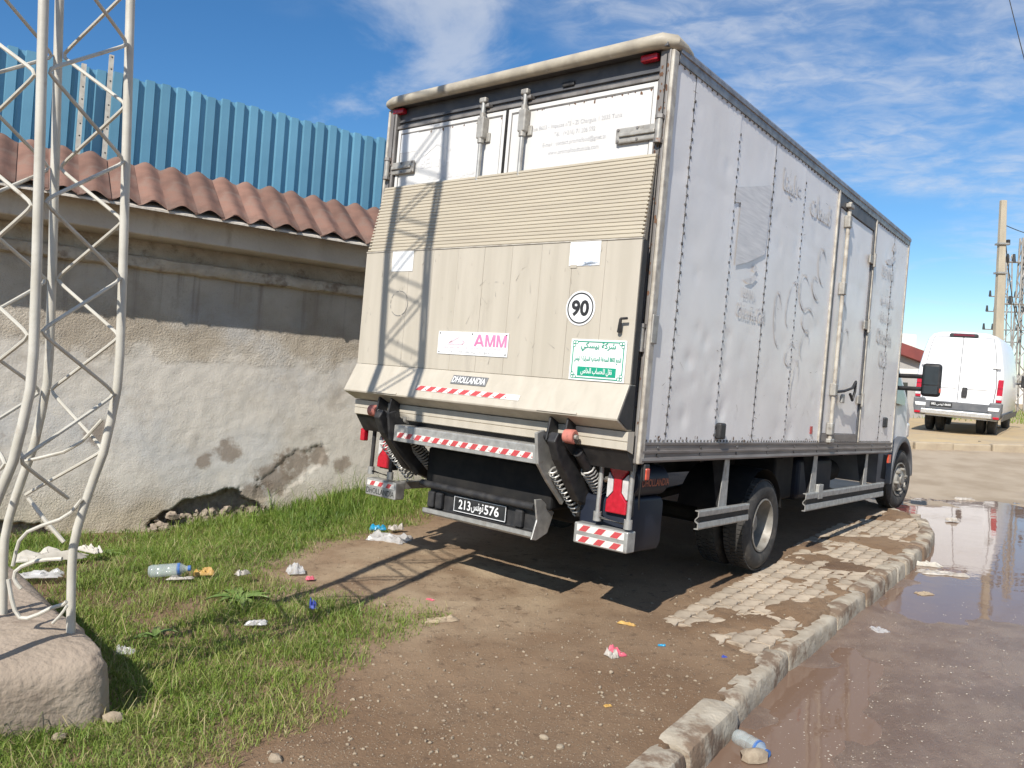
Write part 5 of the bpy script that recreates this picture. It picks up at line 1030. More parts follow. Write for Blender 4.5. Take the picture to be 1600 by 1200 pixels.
for s in (-1, 1):
    vslab('door_gap', M_CABG, [(s * 0.0, 0.80), (s * 0.815, 0.79), (s * 0.855, 1.3), (s * 0.815, 1.9), (s * 0.755, 2.3), (s * 0.69, 2.575), (s * 0.0, 2.60)], 0.006, -0.05, bevel=0)
    d = vslab('rear_door', M_VANW, [(s * 0.007, 0.80), (s * 0.80, 0.80), (s * 0.84, 1.3), (s * 0.80, 1.9), (s * 0.74, 2.3), (s * 0.68, 2.56), (s * 0.007, 2.58)], 0.028, -0.05)
    vslab('door_upper_panel', M_VANW, [(s * 0.05, 2.08), (s * 0.72, 2.08), (s * 0.66, 2.46), (s * 0.05, 2.48)], 0.040, 0.0, d, 0.01)
    vslab('door_lower_panel', M_VANW, [(s * 0.05, 1.22), (s * 0.70, 1.22), (s * 0.74, 1.5), (s * 0.72, 2.03), (s * 0.05, 2.03)], 0.037, 0.0, d, 0.012)
    for z in (1.82,): box('door_hinge', M_VANW, d, s * 0.74, s * 0.92, -0.0, 0.045, z - 0.02, z + 0.02, bevel=0.006)
    l = vslab('tail_lamp', M_RED, [(s * 0.87, 0.93), (s * 1.0, 0.93), (s * 1.0, 1.52), (s * 0.88, 1.52)], 0.035, -0.10, bevel=0.02)
    vslab('clear_lens', M_CLEAR, [(s * 0.872, 1.0), (s * 0.998, 1.0), (s * 0.998, 1.11), (s * 0.872, 1.11)], 0.039, 0.0, l, 0.004); vslab('dark_band', M_CHASSIS, [(s * 0.878, 1.29), (s * 0.998, 1.29), (s * 0.998, 1.30), (s * 0.878, 1.30)], 0.038, 0.0, l, 0)
    vslab('bumper_corner', M_CABG, [(s * 0.70, 0.47), (s * 0.98, 0.47), (s * 1.02, 0.7), (s * 1.02, 0.92), (s * 0.74, 0.92)], 0.07, -0.3, bevel=0.03)
    vslab('white_reflector', M_WHITE, [(s * 0.72, 0.70), (s * 0.96, 0.70), (s * 0.98, 0.79), (s * 0.72, 0.79)], 0.085, 0.0, bevel=0.01)
    vslab('red_reflector', M_RED, [(s * 0.84, 0.50), (s * 0.98, 0.50), (s * 0.98, 0.56), (s * 0.84, 0.56)], 0.085, 0.0, bevel=0.01)
    fxs = (0.86, 0.62) if s > 0 else (-0.86, -0.62)
    for yy in (1.25, 5.2):
        for q in ((0.86, 0.60) if yy < 3 else (0.9,)):
            wv = obj('wheel', None, van); wv.location = (s * q, yy, 0.37)
            MB().lathe([(s * -0.02, 0.2), (s * 0.0, 0.26), (s * -0.03, 0.345), (s * -0.06, 0.37), (s * -0.17, 0.37), (s * -0.2, 0.34), (s * -0.22, 0.2)], (0, 0, 0), 'x', 28, closed=True).build('tyre', M_RUBBER, wv, smooth=40)
            MB().lathe([(s * -0.03, 0.205), (s * -0.02, 0.19), (s * -0.09, 0.12), (s * -0.05, 0.001)], (0, 0, 0), 'x', 24, cap0=False).build('rim', M_RIM, wv, smooth=30)
    vslab('side_cladding', M_CABG, [(s * 1.0, 0.44), (s * 1.01, 0.44), (s * 1.045, 0.62), (s * 1.035, 0.62)], -0.4, -5.9, bevel=0)
    mm = box('door_mirror', M_BLACK, van, s * 1.12, s * 1.36, 4.75, 4.85, 1.35, 1.72, bevel=0.03); MB().tube([(s * 0.98, 4.8, 1.45), (s * 1.2, 4.8, 1.48)], 0.03, n=8).build('mirror_arm', M_BLACK, van)
vslab('bumper_panel', M_CABG, [(-0.72, 0.66), (0.72, 0.66), (0.76, 0.86), (-0.76, 0.86)], 0.05, -0.05, bevel=0.01)
M_CHECK = mat('checker_plate', (0.62, 0.60, 0.56), (0.50, 0.48, 0.45), 0.35, metal=0.5, scale=30, bump=0.004, bscale=60)
vslab('step_plate', M_CHECK, [(-0.82, 0.50), (0.82, 0.50), (0.82, 0.63), (-0.82, 0.63)], 0.14, -0.02, bevel=0.02)
vslab('door_handle', M_BLACK, [(0.09, 1.0), (0.21, 1.0), (0.22, 1.12), (0.21, 1.26), (0.10, 1.26), (0.08, 1.12)], 0.06, 0.02, bevel=0.012)
hl = vslab('high_brake_lamp', M_BLACK, [(-0.32, 2.58), (0.32, 2.58), (0.34, 2.63), (0.30, 2.67), (-0.30, 2.67), (-0.34, 2.63)], 0.06, -0.1, bevel=0.012); vslab('red_lens', mat('dark_red_lens', (0.16, 0.02, 0.03), (0.12, 0.015, 0.02), 0.2), [(-0.24, 2.605), (0.24, 2.605), (0.24, 2.65), (-0.24, 2.65)], 0.066, 0.0, hl, 0)
vp_ = vslab('number_plate', M_INK, [(-0.62, 0.705), (-0.10, 0.705), (-0.10, 0.825), (-0.62, 0.825)], 0.062, 0.0, bevel=0)
text('lettering', '082 ' + ar('تونس') + ' 6660', M_WHITE, vp_, (-0.36, -0.063, 0.765), UX, UZ, 0.46, 0.075, bold=0.02, proud=0.004)
text('lettering', 'DAILY', M_GREYINK, van, (0.60, -0.03, 0.98), UX, UZ, 0.24, 0.05, proud=0.004)

M_HOUSE = mat('grey_render', (0.40, 0.38, 0.36), (0.33, 0.31, 0.29), 0.9, scale=1.5, bump=0.01, bscale=9)
M_WHWALL = mat('white_render', (0.74, 0.72, 0.68), (0.66, 0.64, 0.60), 0.85, scale=1.2)
M_REDR = mat('red_roofing', (0.23, 0.055, 0.045), (0.18, 0.045, 0.04), 0.7, scale=3)
def house(name, label, p_l, p_r, Y0, Y1, wallm, roofm, rh, band=None):
    a, b = atY(*p_l, Y0), atY(*p_r, Y1); u = (b - a); u.z = 0; L = u.length; u.normalize(); v = Vector((-u.y, u.x, 0)); 
    h0, h1 = a.z - 0.3, b.z - 0.3
    mw = Matrix(((u.x, v.x, 0, a.x), (u.y, v.y, 0, a.y), (0, 0, 1, 0.3), (0, 0, 0, 1)))
    e = tag(empty(name, mw=mw), label, 'building')
    MB().add([(0, 0, 0), (L, 0, 0), (L, 0, h1 - rh), (0, 0, h0 - rh), (0, 6, 0), (L, 6, 0), (L, 6, h1 - rh), (0, 6, h0 - rh)], [(0, 1, 2, 3), (4, 5, 6, 7), (0, 1, 5, 4), (1, 2, 6, 5), (2, 3, 7, 6), (3, 0, 4, 7)]).build('wall', wallm, e)
    if roofm: MB().add([(-.2, -.3, h0 - rh), (L + .2, -.3, h1 - rh), (L + .2, -.3, h1), (-.2, -.3, h0), (-.2, 6.2, h0 - rh), (L + .2, 6.2, h1 - rh), (L + .2, 6.2, h1), (-.2, 6.2, h0)], [(0, 1, 2, 3), (4, 5, 6, 7), (0, 1, 5, 4), (1, 2, 6, 5), (2, 3, 7, 6), (3, 0, 4, 7)]).build('roof', roofm, e)
    if band: MB().box(0, L, -0.12, 0, h0 * 0.52, h0 * 0.52 + 0.18).build('wall_band', M_WHWALL, e); 
    return e, L, h0
e, L, h0 = house('low_house', 'low grey house with red roof edge beside the white van', (1350, 514), (1490, 570), 29.5, 29.5, M_HOUSE, M_REDR, 0.42, True)
for x in (0.9, 2.3): box('window', M_GLASS, e, x, x + 0.8, -0.02, 0.05, 0.8, 1.4)
e, L, h0 = house('white_building', 'plain white flat roofed block behind the red roofed house', (1330, 514), (1432, 523), 38, 38, M_WHWALL, None, 0.0)
e, L, h0 = house('pale_shed', 'pale distant shed at the right edge past the van', (1588, 585), (1760, 590), 62, 62, M_WHWALL, M_HOUSE, 0.5)
for x in (1.5, 4.5): box('door', M_HOUSE, e, x, x + 1.6, -0.05, 0.02, 0, 2.0)
# poles
M_POLE = mat('pole_concrete', (0.47, 0.41, 0.31), (0.38, 0.33, 0.25), 0.85, scale=2, stretch=(2, 2, 0.5))
pt, pb = atY(1568, 313, 36), atY(1559, 560, 36)
pole = tag(empty('utility_pole', loc=(pb.x, 36, 0.2)), 'tall tapered concrete pole rising behind the white van', 'pole')
dx = pt.x - pb.x; H = pt.z - 0.2
MB().add([(sx * w + ox, sy * w * 0.7, z) for z, w, ox in ((0, 0.225, 0), (H, 0.125, dx * 1.1)) for sx, sy in ((-1, -1), (1, -1), (1, 1), (-1, 1))], [(0, 1, 2, 3), (4, 5, 6, 7), (0, 1, 5, 4), (1, 2, 6, 5), (2, 3, 7, 6), (3, 0, 4, 7)]).build('shaft', M_POLE, pole, bevel=0.02)
for z in (H - 2.0, H - 3.3): box('pole_band', M_GALV, pole, dx - 0.2, dx + 0.26, -0.18, 0.18, z, z + 0.08)
box('insulator', M_BLACK, pole, dx + 0.22, dx + 0.36, -0.08, 0.08, H - 2.0, H - 1.75, bevel=0.03)
M_STEEL = mat('grey_steel', (0.36, 0.34, 0.31), (0.27, 0.25, 0.22), 0.6, metal=0.3, scale=4)
def lattice_tower(name, label, px, Y, ytop, half, arms):
    t = atY(px, ytop, Y); H = t.z - 0.3; e = tag(empty(name, loc=(t.x, Y, 0.3)), label, 'pylon')
    for sx in (-1, 1):
        for sy in (-1, 1): MB().tube([(sx * half, sy * half, 0), (sx * half * 0.45, sy * half * 0.45, H)], 0.05, n=6).build('leg', M_STEEL, e)
    k = int(H / (half * 2.0))
    for i in range(k):
        z0, z1 = H * i / k, H * (i + 1) / k; w0, w1 = half * (1 - .55 * i / k), half * (1 - .55 * (i + 1) / k); s = 1 if i % 2 else -1
        MB().tube([(-s * w0, -w0, z0), (s * w1, -w1, z1)], 0.03, n=4).tube([(-w0, s * w0, z0), (-w1, -s * w1, z1)], 0.03, n=4).build('brace', M_STEEL, e)
    for zf, l in arms:
        a = MB().tube([(-l, 0, H * zf), (l, 0, H * zf)], 0.05, n=5).build('cross_arm', M_STEEL, e)
        for x in (-l * .95, -l * .55, l * .55, l * .95): MB().tube([(x, 0, H * zf), (x, 0, H * zf + 0.45)], [0.10, 0.06], n=6).build('insulator', M_BLACK, a)
    return e
lattice_tower('lattice_pylon', 'thin far lattice pylon just right of the concrete pole', 1575, 62, 398, 0.45, [(0.72, 1.3), (0.62, 1.5), (0.5, 1.7), (0.42, 1.2)])
lattice_tower('lattice_pylon', 'near lattice pylon cut by the right edge of the picture', 1600, 44, 372, 0.27, [(0.86, 0.9), (0.62, 1.1)])
M_WIRE = mat('wire', (0.03, 0.03, 0.03), (0.04, 0.04, 0.04), 0.6)
def wire(label, a, b, sag, r=0.012):
    n = 14; pts = [a.lerp(b, i / n) - Vector((0, 0, sag * 4 * (i / n) * (1 - i / n))) for i in range(n + 1)]
    tag(MB().tube(pts, r, n=5).build('overhead_wire', M_WIRE), label, 'wire', 'overhead wires')
wire('wire running right from the top of the concrete pole', atY(1571, 352, 36), atY(1640, 372, 44), 0.1, 0.02)
wire('wire dropping steeply from the concrete pole to the near pylon', atY(1570, 366, 36), atY(1598, 520, 44), 0.9, 0.022)
wire('wire crossing the top right corner of the sky', atY(1570, -30, 22), atY(1625, 185, 22), 0.05, 0.012)

# ------------------------------------------------------------------ grass
def grass_material():
    m = bpy.data.materials.new('grass_blade'); m.use_nodes = True; nn, ll = m.node_tree.nodes, m.node_tree.links; p = nn['Principled BSDF']
    a = nn.new('ShaderNodeAttribute'); a.attribute_name = 'tint'
    r = nn.new('ShaderNodeValToRGB'); ll.new(a.outputs['Fac'], r.inputs[0]); el = r.color_ramp.elements
    el[0].color = (0.085, 0.150, 0.024, 1); el[1].position = 1.0; el[1].color = (0.44, 0.36, 0.18, 1)
    for pos, c in ((0.35, (0.17, 0.26, 0.038, 1)), (0.62, (0.27, 0.33, 0.07, 1)), (0.8, (0.34, 0.32, 0.125, 1))): e = el.new(pos); e.color = c
    ll.new(r.outputs[0], p.inputs['Base Color']); p.inputs['Roughness'].default_value = 0.5; p.inputs['Specular IOR Level'].default_value = 0.35
    tr = nn.new('ShaderNodeBsdfTranslucent'); ll.new(r.outputs[0], tr.inputs[0]); ms = nn.new('ShaderNodeMixShader'); ms.inputs[0].default_value = 0.25
    ll.new(p.outputs[0], ms.inputs[1]); ll.new(tr.outputs[0], ms.inputs[2]); ll.new(ms.outputs[0], nn['Material Output'].inputs[0]); return m
M_GRASS = grass_material()
def blades(name, x, y, z, h, w, lean, tint, mat_=M_GRASS):
    n = len(x); az = RNG.uniform(0, 2 * np.pi, n); la = RNG.uniform(0, 2 * np.pi, n)
    dx, dy = np.cos(az) * w / 2, np.sin(az) * w / 2; lx, ly = np.cos(la) * lean, np.sin(la) * lean
    b = np.stack([x, y, z], -1); V = np.empty((n, 5, 3))
    side = np.stack([dx, dy, np.zeros(n)], -1)
    mid = b + np.stack([lx * h * .35, ly * h * .35, h * .60 * np.sqrt(np.clip(1 - (lean * .45) ** 2, .1, 1))], -1); tip = b + np.stack([lx * h, ly * h, h * np.sqrt(np.clip(1 - (lean * .85) ** 2, 0.04, 1))], -1)
    V[:, 0] = b - side; V[:, 1] = b + side; V[:, 2] = mid + side * .75; V[:, 3] = mid - side * .75; V[:, 4] = tip
    o = (np.arange(n) * 5)[:, None]
    q = o + np.array([0, 1, 2, 3]); t = o + np.array([3, 2, 4])
    me = bpy.data.meshes.new(name); me.vertices.add(n * 5); me.vertices.foreach_set('co', V.ravel().astype(np.float32))
    li = np.concatenate([q.ravel(), t.ravel()]); me.loops.add(len(li)); me.loops.foreach_set('vertex_index', li.astype(np.int32))
    ls = np.concatenate([np.arange(n) * 4, n * 4 + np.arange(n) * 3]); me.polygons.add(2 * n); me.polygons.foreach_set('loop_start', ls.astype(np.int32))
    me.update(calc_edges=True); at = me.attributes.new('tint', 'FLOAT', 'POINT'); at.data.foreach_set('value', np.repeat(tint, 5).astype(np.float32)); me.materials.append(mat_)
    return obj(name, me)
GP = [tuple(gp(x, y, 0.05).xy) for x, y in [(-260, 800), (0, 806), (240, 800), (420, 772), (600, 752), (690, 770), (705, 800), (660, 828), (590, 842), (520, 862), (455, 893), (455, 905), (560, 925), (660, 940), (715, 957), (650, 990), (600, 1012), (545, 1042), (515, 1075), (535, 1100), (480, 1130), (420, 1150), (395, 1175), (350, 1230), (-60, 1300), (-300, 1100)]]
def seed(n):
    xs_, ys_ = [p[0] for p in GP], [p[1] for p in GP]; X = RNG.uniform(min(xs_), max(xs_), n); Y = RNG.uniform(min(ys_), max(ys_), n)
    jx, jy = vnoise(X, Y, 3.5, 41, 3) * 0.13, vnoise(X, Y, 3.5, 45, 3) * 0.13
    k = inside(GP, X + jx, Y + jy) & (((X + 4.741) * 0.54 - (Y - 7.449) * 0.842) > 0.0) & (X > -5.5); X, Y = X[k], Y[k]
    d = pdist(GP + [GP[0]], X, Y); wallD = (X + 4.741) * 0.54 - (Y - 7.449) * 0.842
    dens = np.clip(0.25 + d * 2.2, 0, 1) * np.clip(0.80 + 0.95 * vnoise(X, Y, 2.6, 51, 4), 0.18, 1); far = np.clip(3.6 / np.hypot(X, Y) * 1.15, 0.3, 1)
    k = RNG.random(len(X)) < dens * far; return X[k], Y[k], d[k], wallD[k]
X, Y, d, wd = seed(640000)
X, Y, d, wd = X[:190000], Y[:190000], d[:190000], wd[:190000]
wt = (X + 4.741) * 0.842 + (Y - 7.449) * 0.54; lush = sstep(1.9, 0.5, wd) * (0.25 + 0.75 * sstep(1.2, 2.8, wt)); near = sstep(4.6, 3.2, np.hypot(X, Y)); clump = 0.5 + 0.5 * vnoise(X, Y, 5, 61, 3)
h = (0.032 + 0.085 * lush + 0.065 * np.clip(clump * 1.6 - 0.35, 0, 1) ** 1.5) * RNG.uniform(0.5, 1.35, len(X)) * np.clip(0.45 + d * 2.5, 0.45, 1)
h = h * np.where(RNG.random(len(X)) < 0.035, 2.1, 1.0)
lean = np.clip(RNG.normal(0.68 + 0.16 * near - 0.12 * lush, 0.25, len(X)), 0.05, 1.05)
tint = np.clip(RNG.normal(0.36 + 0.16 * near - 0.10 * lush + 0.15 * (1 - np.clip(d * 3, 0, 1)), 0.15, len(X)) + 0.30 * vnoise(X, Y, 1.6, 71, 4) + 0.03 * near + (RNG.random(len(X)) < 0.10) * 0.45, 0, 1)
tag(blades('grass', X, Y, z_ground(X, Y) - 0.004, h, RNG.uniform(0.0032, 0.0068, len(X)) * (0.8 + 0.5 * lush), lean, tint), 'green and dry grass on the verge below the wall', 'grass', kind='stuff')
n = 9000; X = np.concatenate([RNG.uniform(8, 40, n)]); Y = RNG.uniform(22.5, 40, n)
k = (np.hypot(X - vc.x - 3, Y - 25) > 4); X, Y = X[k], Y[k]
tag(blades('far_grass', X, Y, np.full(len(X), 0.36), RNG.uniform(0.1, 0.35, len(X)), np.full(len(X), 0.03), RNG.uniform(0.1, 0.8, len(X)), np.clip(RNG.normal(0.45, 0.2, len(X)), 0, 1)), 'distant grass on the sandy verge around the van', 'grass', kind='stuff')
ns = 2600; X, Y, d, wd = seed(30000); X, Y = X[:ns], Y[:ns]
tag(blades('dry_straw', X, Y, z_ground(X, Y) + RNG.uniform(0.004, 0.03, len(X)), RNG.uniform(0.05, 0.16, len(X)), RNG.uniform(0.002, 0.0045, len(X)), RNG.uniform(0.95, 1.15, len(X)), np.clip(RNG.normal(0.9, 0.1, len(X)), 0, 1)), 'dry straw lying among the green grass', 'straw', kind='stuff')
# broad-leaved weed in the grass
M_LEAF = mat('weed_leaf', (0.10, 0.17, 0.035), (0.16, 0.22, 0.06), 0.5, scale=12)
def weed(label, px, py, n, L):
    c = gp(px, py, 0.05); c.z = float(z_ground(np.array(c.x), np.array(c.y))); e = tag(empty('weed', loc=c), label, 'plant', 'weeds in the grass')
    for i in range(n):
        a = 2 * math.pi * i / n + random.uniform(-.3, .3); l = L * random.uniform(.6, 1.1); w = l * 0.13; up = random.uniform(.25, .9)
        def f(u, v):
            s = u * l; ww = w * math.sin(math.pi * min(1, u * .9 + .1)) * (1 + .25 * math.sin(u * 22)) * (v - .5) * 2
            return (math.cos(a) * s - math.sin(a) * ww, math.sin(a) * s + math.cos(a) * ww, up * s - 1.4 * up * s * s / l * .6 + abs(v - .5) * w * .8 + .01)
        MB().grid(9, 5, f).build('leaf', M_LEAF, e, smooth='full')
weed('broad leafed weed growing in the middle of the grass', 372, 940, 11, 0.24); weed('small leafy weed at the foot of the wall', 165, 862, 8, 0.16); weed('small leafy weed beside the concrete base', 240, 1000, 7, 0.14)

# ------------------------------------------------------------------ stones and litter
M_STONE = mat('pale_stone', (0.36, 0.29, 0.205), (0.24, 0.185, 0.13), 0.9, scale=20, bump=0.004)
def stone_mesh(k, r, nu=9, nv=6):
    mb = MB().grid(nu, nv, lambda u, v: tuple(Vector((math.cos(2 * math.pi * u) * math.sin(math.pi * v), math.sin(2 * math.pi * u) * math.sin(math.pi * v) * 0.75, math.cos(math.pi * v) * 0.55)) * r * (1 + 0.35 * nz(2.5 * math.cos(2 * math.pi * u) * math.sin(math.pi * v) + k * 7, 2.5 * math.sin(2 * math.pi * u) * math.sin(math.pi * v), 2.5 * math.cos(math.pi * v)))))
    return mb
mb = MB(); base = [stone_mesh(k, 1.0, 6, 4) for k in range(6)]
cnt = 0
while cnt < 4200:
    px, py = random.uniform(380, 1330), 880 + 320 * random.random() ** 0.7; p = gp(px, py)
    if not inside(WALK, np.array(p.x), np.array(p.y)) or inside(GP, np.array(p.x), np.array(p.y)): continue
    if pdist(KERB, np.array(p.x), np.array(p.y)) < 0.12: continue
    s = min(0.012, 0.0020 * random.paretovariate(2.1)); z = float(z_ground(np.array(p.x), np.array(p.y))); b = base[cnt % 6]; a = random.random() * 6.28
    o = len(mb.v); ca, sa = math.cos(a) * s, math.sin(a) * s
    mb.v += [(p.x + x * ca - y * sa, p.y + x * sa + y * ca, z + zz * s + s * .2) for x, y, zz in b.v]; mb.f += [tuple(i + o for i in f) for f in b.f]; cnt += 1
tag(mb.build('gravel', M_STONE, None, recalc=False, smooth='full'), 'small pale gravel scattered over the brown dirt', 'gravel', kind='stuff')
mb = MB()
for k in range(2600):
    px, py = random.uniform(1080, 1640), 940 + 280 * random.random(); p = gp(px, py, WATER_Z)
    if inside(WALK, np.array(p.x), np.array(p.y)) or pdist(KERB, np.array(p.x), np.array(p.y)) < 0.15: continue
    s = min(0.006, 0.0017 * random.paretovariate(2.3)); b = base[k % 6]; o = len(mb.v); zr = max(WATER_Z - 0.001, float(z_road(np.array(p.x), np.array(p.y)))); mb.v += [(p.x + x * s, p.y + y * s, zr + zz * s) for x, y, zz in b.v]; mb.f += [tuple(i + o for i in f) for f in b.f]
tag(mb.build('road_glint_grit', mat('pale_glint_grit', (0.50, 0.45, 0.38), (0.34, 0.29, 0.23), 0.5, scale=30), None, recalc=False, smooth='full'), 'wet road grit, coloured pale for the sun glints', 'grit', kind='stuff')  # grains coloured pale to paint sun glints on the wet road
for k, (px, py, r, lab) in enumerate([(176, 1136, 0.045, 'pale angular stone at the grass edge, right of two'), (122, 1135, 0.032, 'small pale stone beside the concrete base, left of two'), (430, 1180, 0.034, 'pale stone lying alone on the dirt at bottom'), (91, 1166, 0.030, 'pinkish stone nearest the bottom left corner'), (600, 950, 0.022, 'small white stone at the grass tip'), (1178, 768 + 420, 0.07, 'flat pale stone in the wet road at bottom'), (955, 1047, 0.018, 'small pale stone below the pink packet'), (850, 1150, 0.022, 'pale stone beside the lower kerb end'), (875, 1163, 0.022, 'brown pointed stone on the dirt near the kerb')]):
    z = WATER_Z if px > 1150 else None; p = gp(px, py, z if z is not None else 0.02); zz = z if z is not None else float(z_ground(np.array(p.x), np.array(p.y)))
    o = stone_mesh(k + 11, r).build('stone', M_STONE, None, smooth=40); o.location = (p.x, p.y, zz + r * 0.25 + (0.02 if px < 300 else 0)); o.rotation_euler = (0, 0, k * 1.3); tag(o, lab, 'stone', 'loose stones')
def plastic(name, c, alpha, rough=0.25):
    m = mat(name, c, tuple(v * .8 for v in c), rough, scale=14); p = m.node_tree.nodes['Principled BSDF']; p.inputs['Alpha'].default_value = alpha; return m
M_FILM = plastic('clear_film', (0.72, 0.70, 0.68), 0.55); M_PET = plastic('clear_bottle', (0.62, 0.70, 0.70), 0.38, 0.06); M_PETB = mat('blue_label', (0.04, 0.10, 0.30), (0.06, 0.16, 0.40), 0.35, scale=40)
M_BLUEBAG = mat('blue_bag', (0.02, 0.30, 0.50), (0.02, 0.22, 0.42), 0.35); M_PINKP = mat('pink_packet', (0.62, 0.13, 0.17), (0.5, 0.1, 0.14), 0.4); M_CARD = mat('card_white', (0.56, 0.52, 0.45), (0.40, 0.36, 0.30), 0.8, scale=8); M_TAN = mat('tan_rag', (0.42, 0.33, 0.22), (0.32, 0.24, 0.16), 0.9, scale=14); M_PEEL = mat('yellow_peel', (0.55, 0.33, 0.08), (0.40, 0.24, 0.08), 0.6, scale=20); M_NAVY = mat('navy_wrapper', (0.03, 0.05, 0.28), (0.05, 0.08, 0.34), 0.4)
M_LPAPER = mat('dirty_paper', (0.52, 0.48, 0.43), (0.34, 0.30, 0.25), 0.7, scale=16, dirt=((0.26, 0.20, 0.15), 14, 0.5, 0.7, (1, 1, 1)))
def crumple(name, m, label, cat, px, py, w, l, hgt, rot, sd, zoff=0.0, z=None, fold=3.0, group='litter on the ground'):
    """crumpled sheet or packet with two skins"""
    p = gp(px, py, 0.03 if z is None else z); zz = float(z_ground(np.array(p.x), np.array(p.y))) if z is None else z
    def f(u, v, o):
        x, y = (u - .5) * w * (1 + .2 * nz(u * 3 + sd, v * 3)), (v - .5) * l * (1 + .25 * nz(u * 3, v * 3 + sd, 5)); e = min(1, 6 * min(u, 1 - u, v, 1 - v) + .25)
        return (x + .12 * w * nz(u * 5, v * 5, sd), y + .12 * l * nz(u * 5 + 9, v * 5, sd), o * e * hgt * (.15 + 1.1 * abs(nz(u * fold, v * fold, sd + 3))) + e * hgt * .5 * abs(nz(u * 8, v * 8, sd + 8)))
    mb = MB().grid(13, 13, lambda u, v: f(u, v, 1.0)).grid(13, 13, lambda u, v: (f(u, v, 0.0)[0], f(u, v, 0)[1], 0.0))
    n = 13; o = n * n; ring = [i for i in range(n)] + [j * n + n - 1 for j in range(1, n)] + [(n - 1) * n + i for i in range(n - 2, -1, -1)] + [j * n for j in range(n - 2, 0, -1)]
    mb.f += [(a, b, b + o, a + o) for a, b in zip(ring, ring[1:] + ring[:1])]
    ob = mb.build(name, m, None, smooth=18); ob.location = (p.x, p.y, zz + 0.002 + zoff); ob.rotation_euler = (0, 0, rot); return tag(ob, label, cat, group)
bagp = crumple('plastic_bag', M_FILM, 'crumpled clear plastic bag at grass edge behind the truck', 'plastic bag', 608, 853, 0.36, 0.22, 0.09, -0.3, 1)
crumple('blue_wrapper', M_BLUEBAG, 'bright blue plastic scrap beside the clear bag', 'wrapper', 590, 838, 0.14, 0.08, 0.05, 0.2, 2, 0.02)
crumple('paper_scrap', M_LPAPER, 'white paper scrap tucked behind the clear plastic bag', 'paper', 618, 840, 0.12, 0.10, 0.05, 0.5, 3, 0.03)
crumple('packet', M_PINKP, 'crushed pink and white packet alone on the dirt', 'packet', 962, 1014, 0.085, 0.11, 0.035, 0.4, 4); crumple('tissue', M_LPAPER, 'dirty white tissue folded against the pink packet', 'tissue', 956, 1018, 0.055, 0.085, 0.04, 0.5, 5, 0.004)
crumple('fruit_peel', M_PEEL, 'thin yellow peel on the dirt behind the bumper', 'peel', 980, 970, 0.11, 0.03, 0.02, -0.5, 6)
crumple('rag', M_TAN, 'torn tan rag lying at the tip of the grass', 'rag', 690, 968, 0.22, 0.08, 0.03, 0.4, 7)
crumple('card_sheet', M_CARD, 'long white card sheet bent over in the grass', 'card', 78, 897, 0.42, 0.12, 0.07, 0.45, 8, 0.06); crumple('card_sheet', M_CARD, 'short white card flap right of the bent mast leg', 'card', 140, 888, 0.22, 0.07, 0.06, -0.5, 9, 0.08)
crumple('paper_scrap', M_FILM, 'white torn paper lying behind the mast base', 'paper', 62, 925, 0.26, 0.12, 0.04, 0.2, 10, 0.05); crumple('wrapper', M_NAVY, 'blue and white wrapper standing in the grass', 'wrapper', 489, 957, 0.045, 0.07, 0.06, 0.3, 11, 0.02)
crumple('wrapper', M_PEEL, 'orange brown wrapper in the grass below the bottle', 'wrapper', 318, 917, 0.14, 0.07, 0.05, 0.3, 12, 0.03); crumple('paper_scrap', M_LPAPER, 'narrow white strip left of the orange wrapper', 'paper', 280, 924, 0.16, 0.035, 0.03, 0.3, 13, 0.03)
crumple('paper_scrap', M_LPAPER, 'white scrap caught on the leafy weed', 'paper', 378, 922, 0.09, 0.06, 0.04, 0.9, 14, 0.07); crumple('paper_scrap', M_FILM, 'pale film scrap below the leafy weed', 'paper', 400, 985, 0.12, 0.06, 0.03, 0.2, 15, 0.03)
crumple('bottle_scrap', M_FILM, 'clear plastic scrap in the shade of the concrete base', 'plastic', 195, 1032, 0.09, 0.06, 0.04, 0.2, 16, 0.03); crumple('wrapper', M_PINKP, 'tiny red strip at the far end of the grass tip', 'wrapper', 672, 937, 0.06, 0.025, 0.012, -0.5, 17)
crumple('wrapper', M_BLUEBAG, 'tiny turquoise wrapper on dirt near the pavers', 'wrapper', 1034, 1003, 0.045, 0.022, 0.012, 0.0, 18); crumple('blue_scrap', M_NAVY, 'tiny dark blue scrap beside the nearest pavers', 'scrap', 1132, 1019, 0.03, 0.02, 0.01, 0.2, 19)
crumple('wrapper', M_PEEL, 'tiny orange scrap on the dirt above the lower kerb', 'wrapper', 950, 1096, 0.04, 0.022, 0.01, 0.4, 20); crumple('paper_scrap', M_FILM, 'crumpled pale film by the grass edge shadow', 'paper', 462, 905, 0.12, 0.10, 0.08, 0.4, 21, 0.01)
crumple('wrapper', M_PINKP, 'small red wrapper tuft beside the pale film', 'wrapper', 484, 912, 0.06, 0.04, 0.03, 0.4, 22, 0.01)
crumple('wet_paper', M_LPAPER, 'larger white paper sheet floating in the puddle', 'paper', 1474, 897, 0.42, 0.14, 0.03, -0.2, 23, z=WATER_Z); crumple('wet_paper', M_CARD, 'smaller white card lying by kerb in the puddle', 'paper', 1444, 883, 0.28, 0.12, 0.04, -0.3, 24, z=WATER_Z)
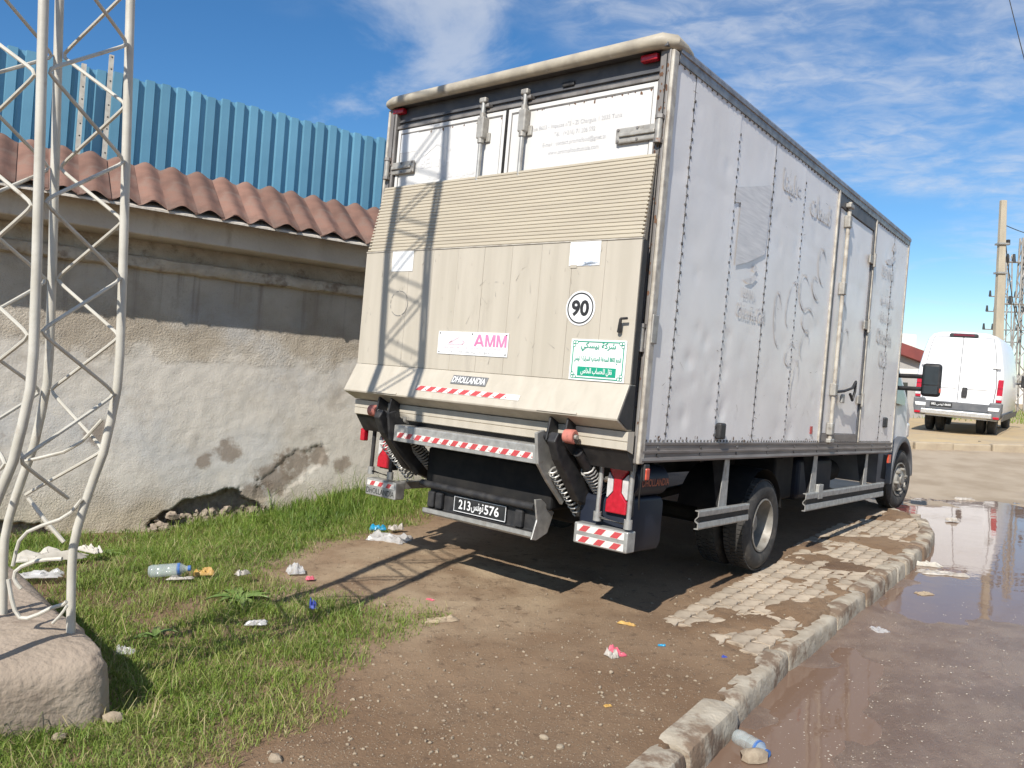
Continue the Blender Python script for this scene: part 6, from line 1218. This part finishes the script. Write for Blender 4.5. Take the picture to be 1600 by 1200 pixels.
crumple('wet_paper', M_TAN, 'brown scrap floating right of the kerb', 'paper', 1444, 928, 0.14, 0.09, 0.02, 0.3, 25, z=WATER_Z); crumple('wet_paper', M_FILM, 'pale leaf of film in the brown shallow water', 'paper', 1373, 985, 0.11, 0.12, 0.02, 0.3, 26, z=WATER_Z)
crumple('wet_paper', M_LPAPER, 'flat white card at the far rim of the puddle', 'paper', 1507, 781, 0.26, 0.12, 0.05, 0.0, 27, z=WATER_Z); crumple('wet_paper', M_LPAPER, 'white lump on mud past the kerb corner', 'paper', 1488, 814, 0.14, 0.10, 0.05, 0.0, 28, z=WATER_Z + 0.01)
crumple('dark_cloth', M_CHASSIS, 'dark rag on the road before the sandy verge', 'rag', 1524, 697, 0.5, 0.25, 0.12, 0.3, 29, z=0.27)
# bottles
def bottle(label, px, py, L, r, rot, tilt, z, m, squash=1.0):
    p = gp(px, py, z); e = tag(empty('plastic_bottle', loc=(p.x, p.y, z)), label, 'bottle', 'plastic bottles'); e.rotation_euler = (0, tilt, rot)
    prof = [(0, r * .55), (0.004, r * .85), (.02, r), (.05, r), (.06, r * .94), (.07, r), (L * .45, r), (L * .47, r * .95), (L * .5, r), (L * .72, r), (L * .8, r * .86), (L * .9, r * .45), (L * .93, r * .4), (L * .97, r * .4)]
    MB().lathe(prof, (0, 0, 0), 'x', 24).build('bottle_body', m, e, smooth=40)
    MB().lathe([(L * .70, r * 1.01), (L * .77, r * .96)], (0, 0, 0), 'x', 24, closed=False).build('label_band', M_PETB, e, smooth=40); MB().lathe([(L * .95, r * .46), (L * 1.02, r * .46)], (0, 0, 0), 'x', 14).build('cap', M_PETB, e)
    return e
bz = float(z_ground(np.array(gp(260, 890, .05).x), np.array(gp(260, 890, .05).y)))
bottle('clear plastic water bottle with blue label lying in grass', 232, 893, 0.27, 0.043, rad(12), rad(-4), bz + 0.075, M_PET)
bottle('crushed clear bottle lying in the wet road at bottom', 1150, 1150, 0.2, 0.04, rad(-60), 0, WATER_Z + 0.02, M_PET)
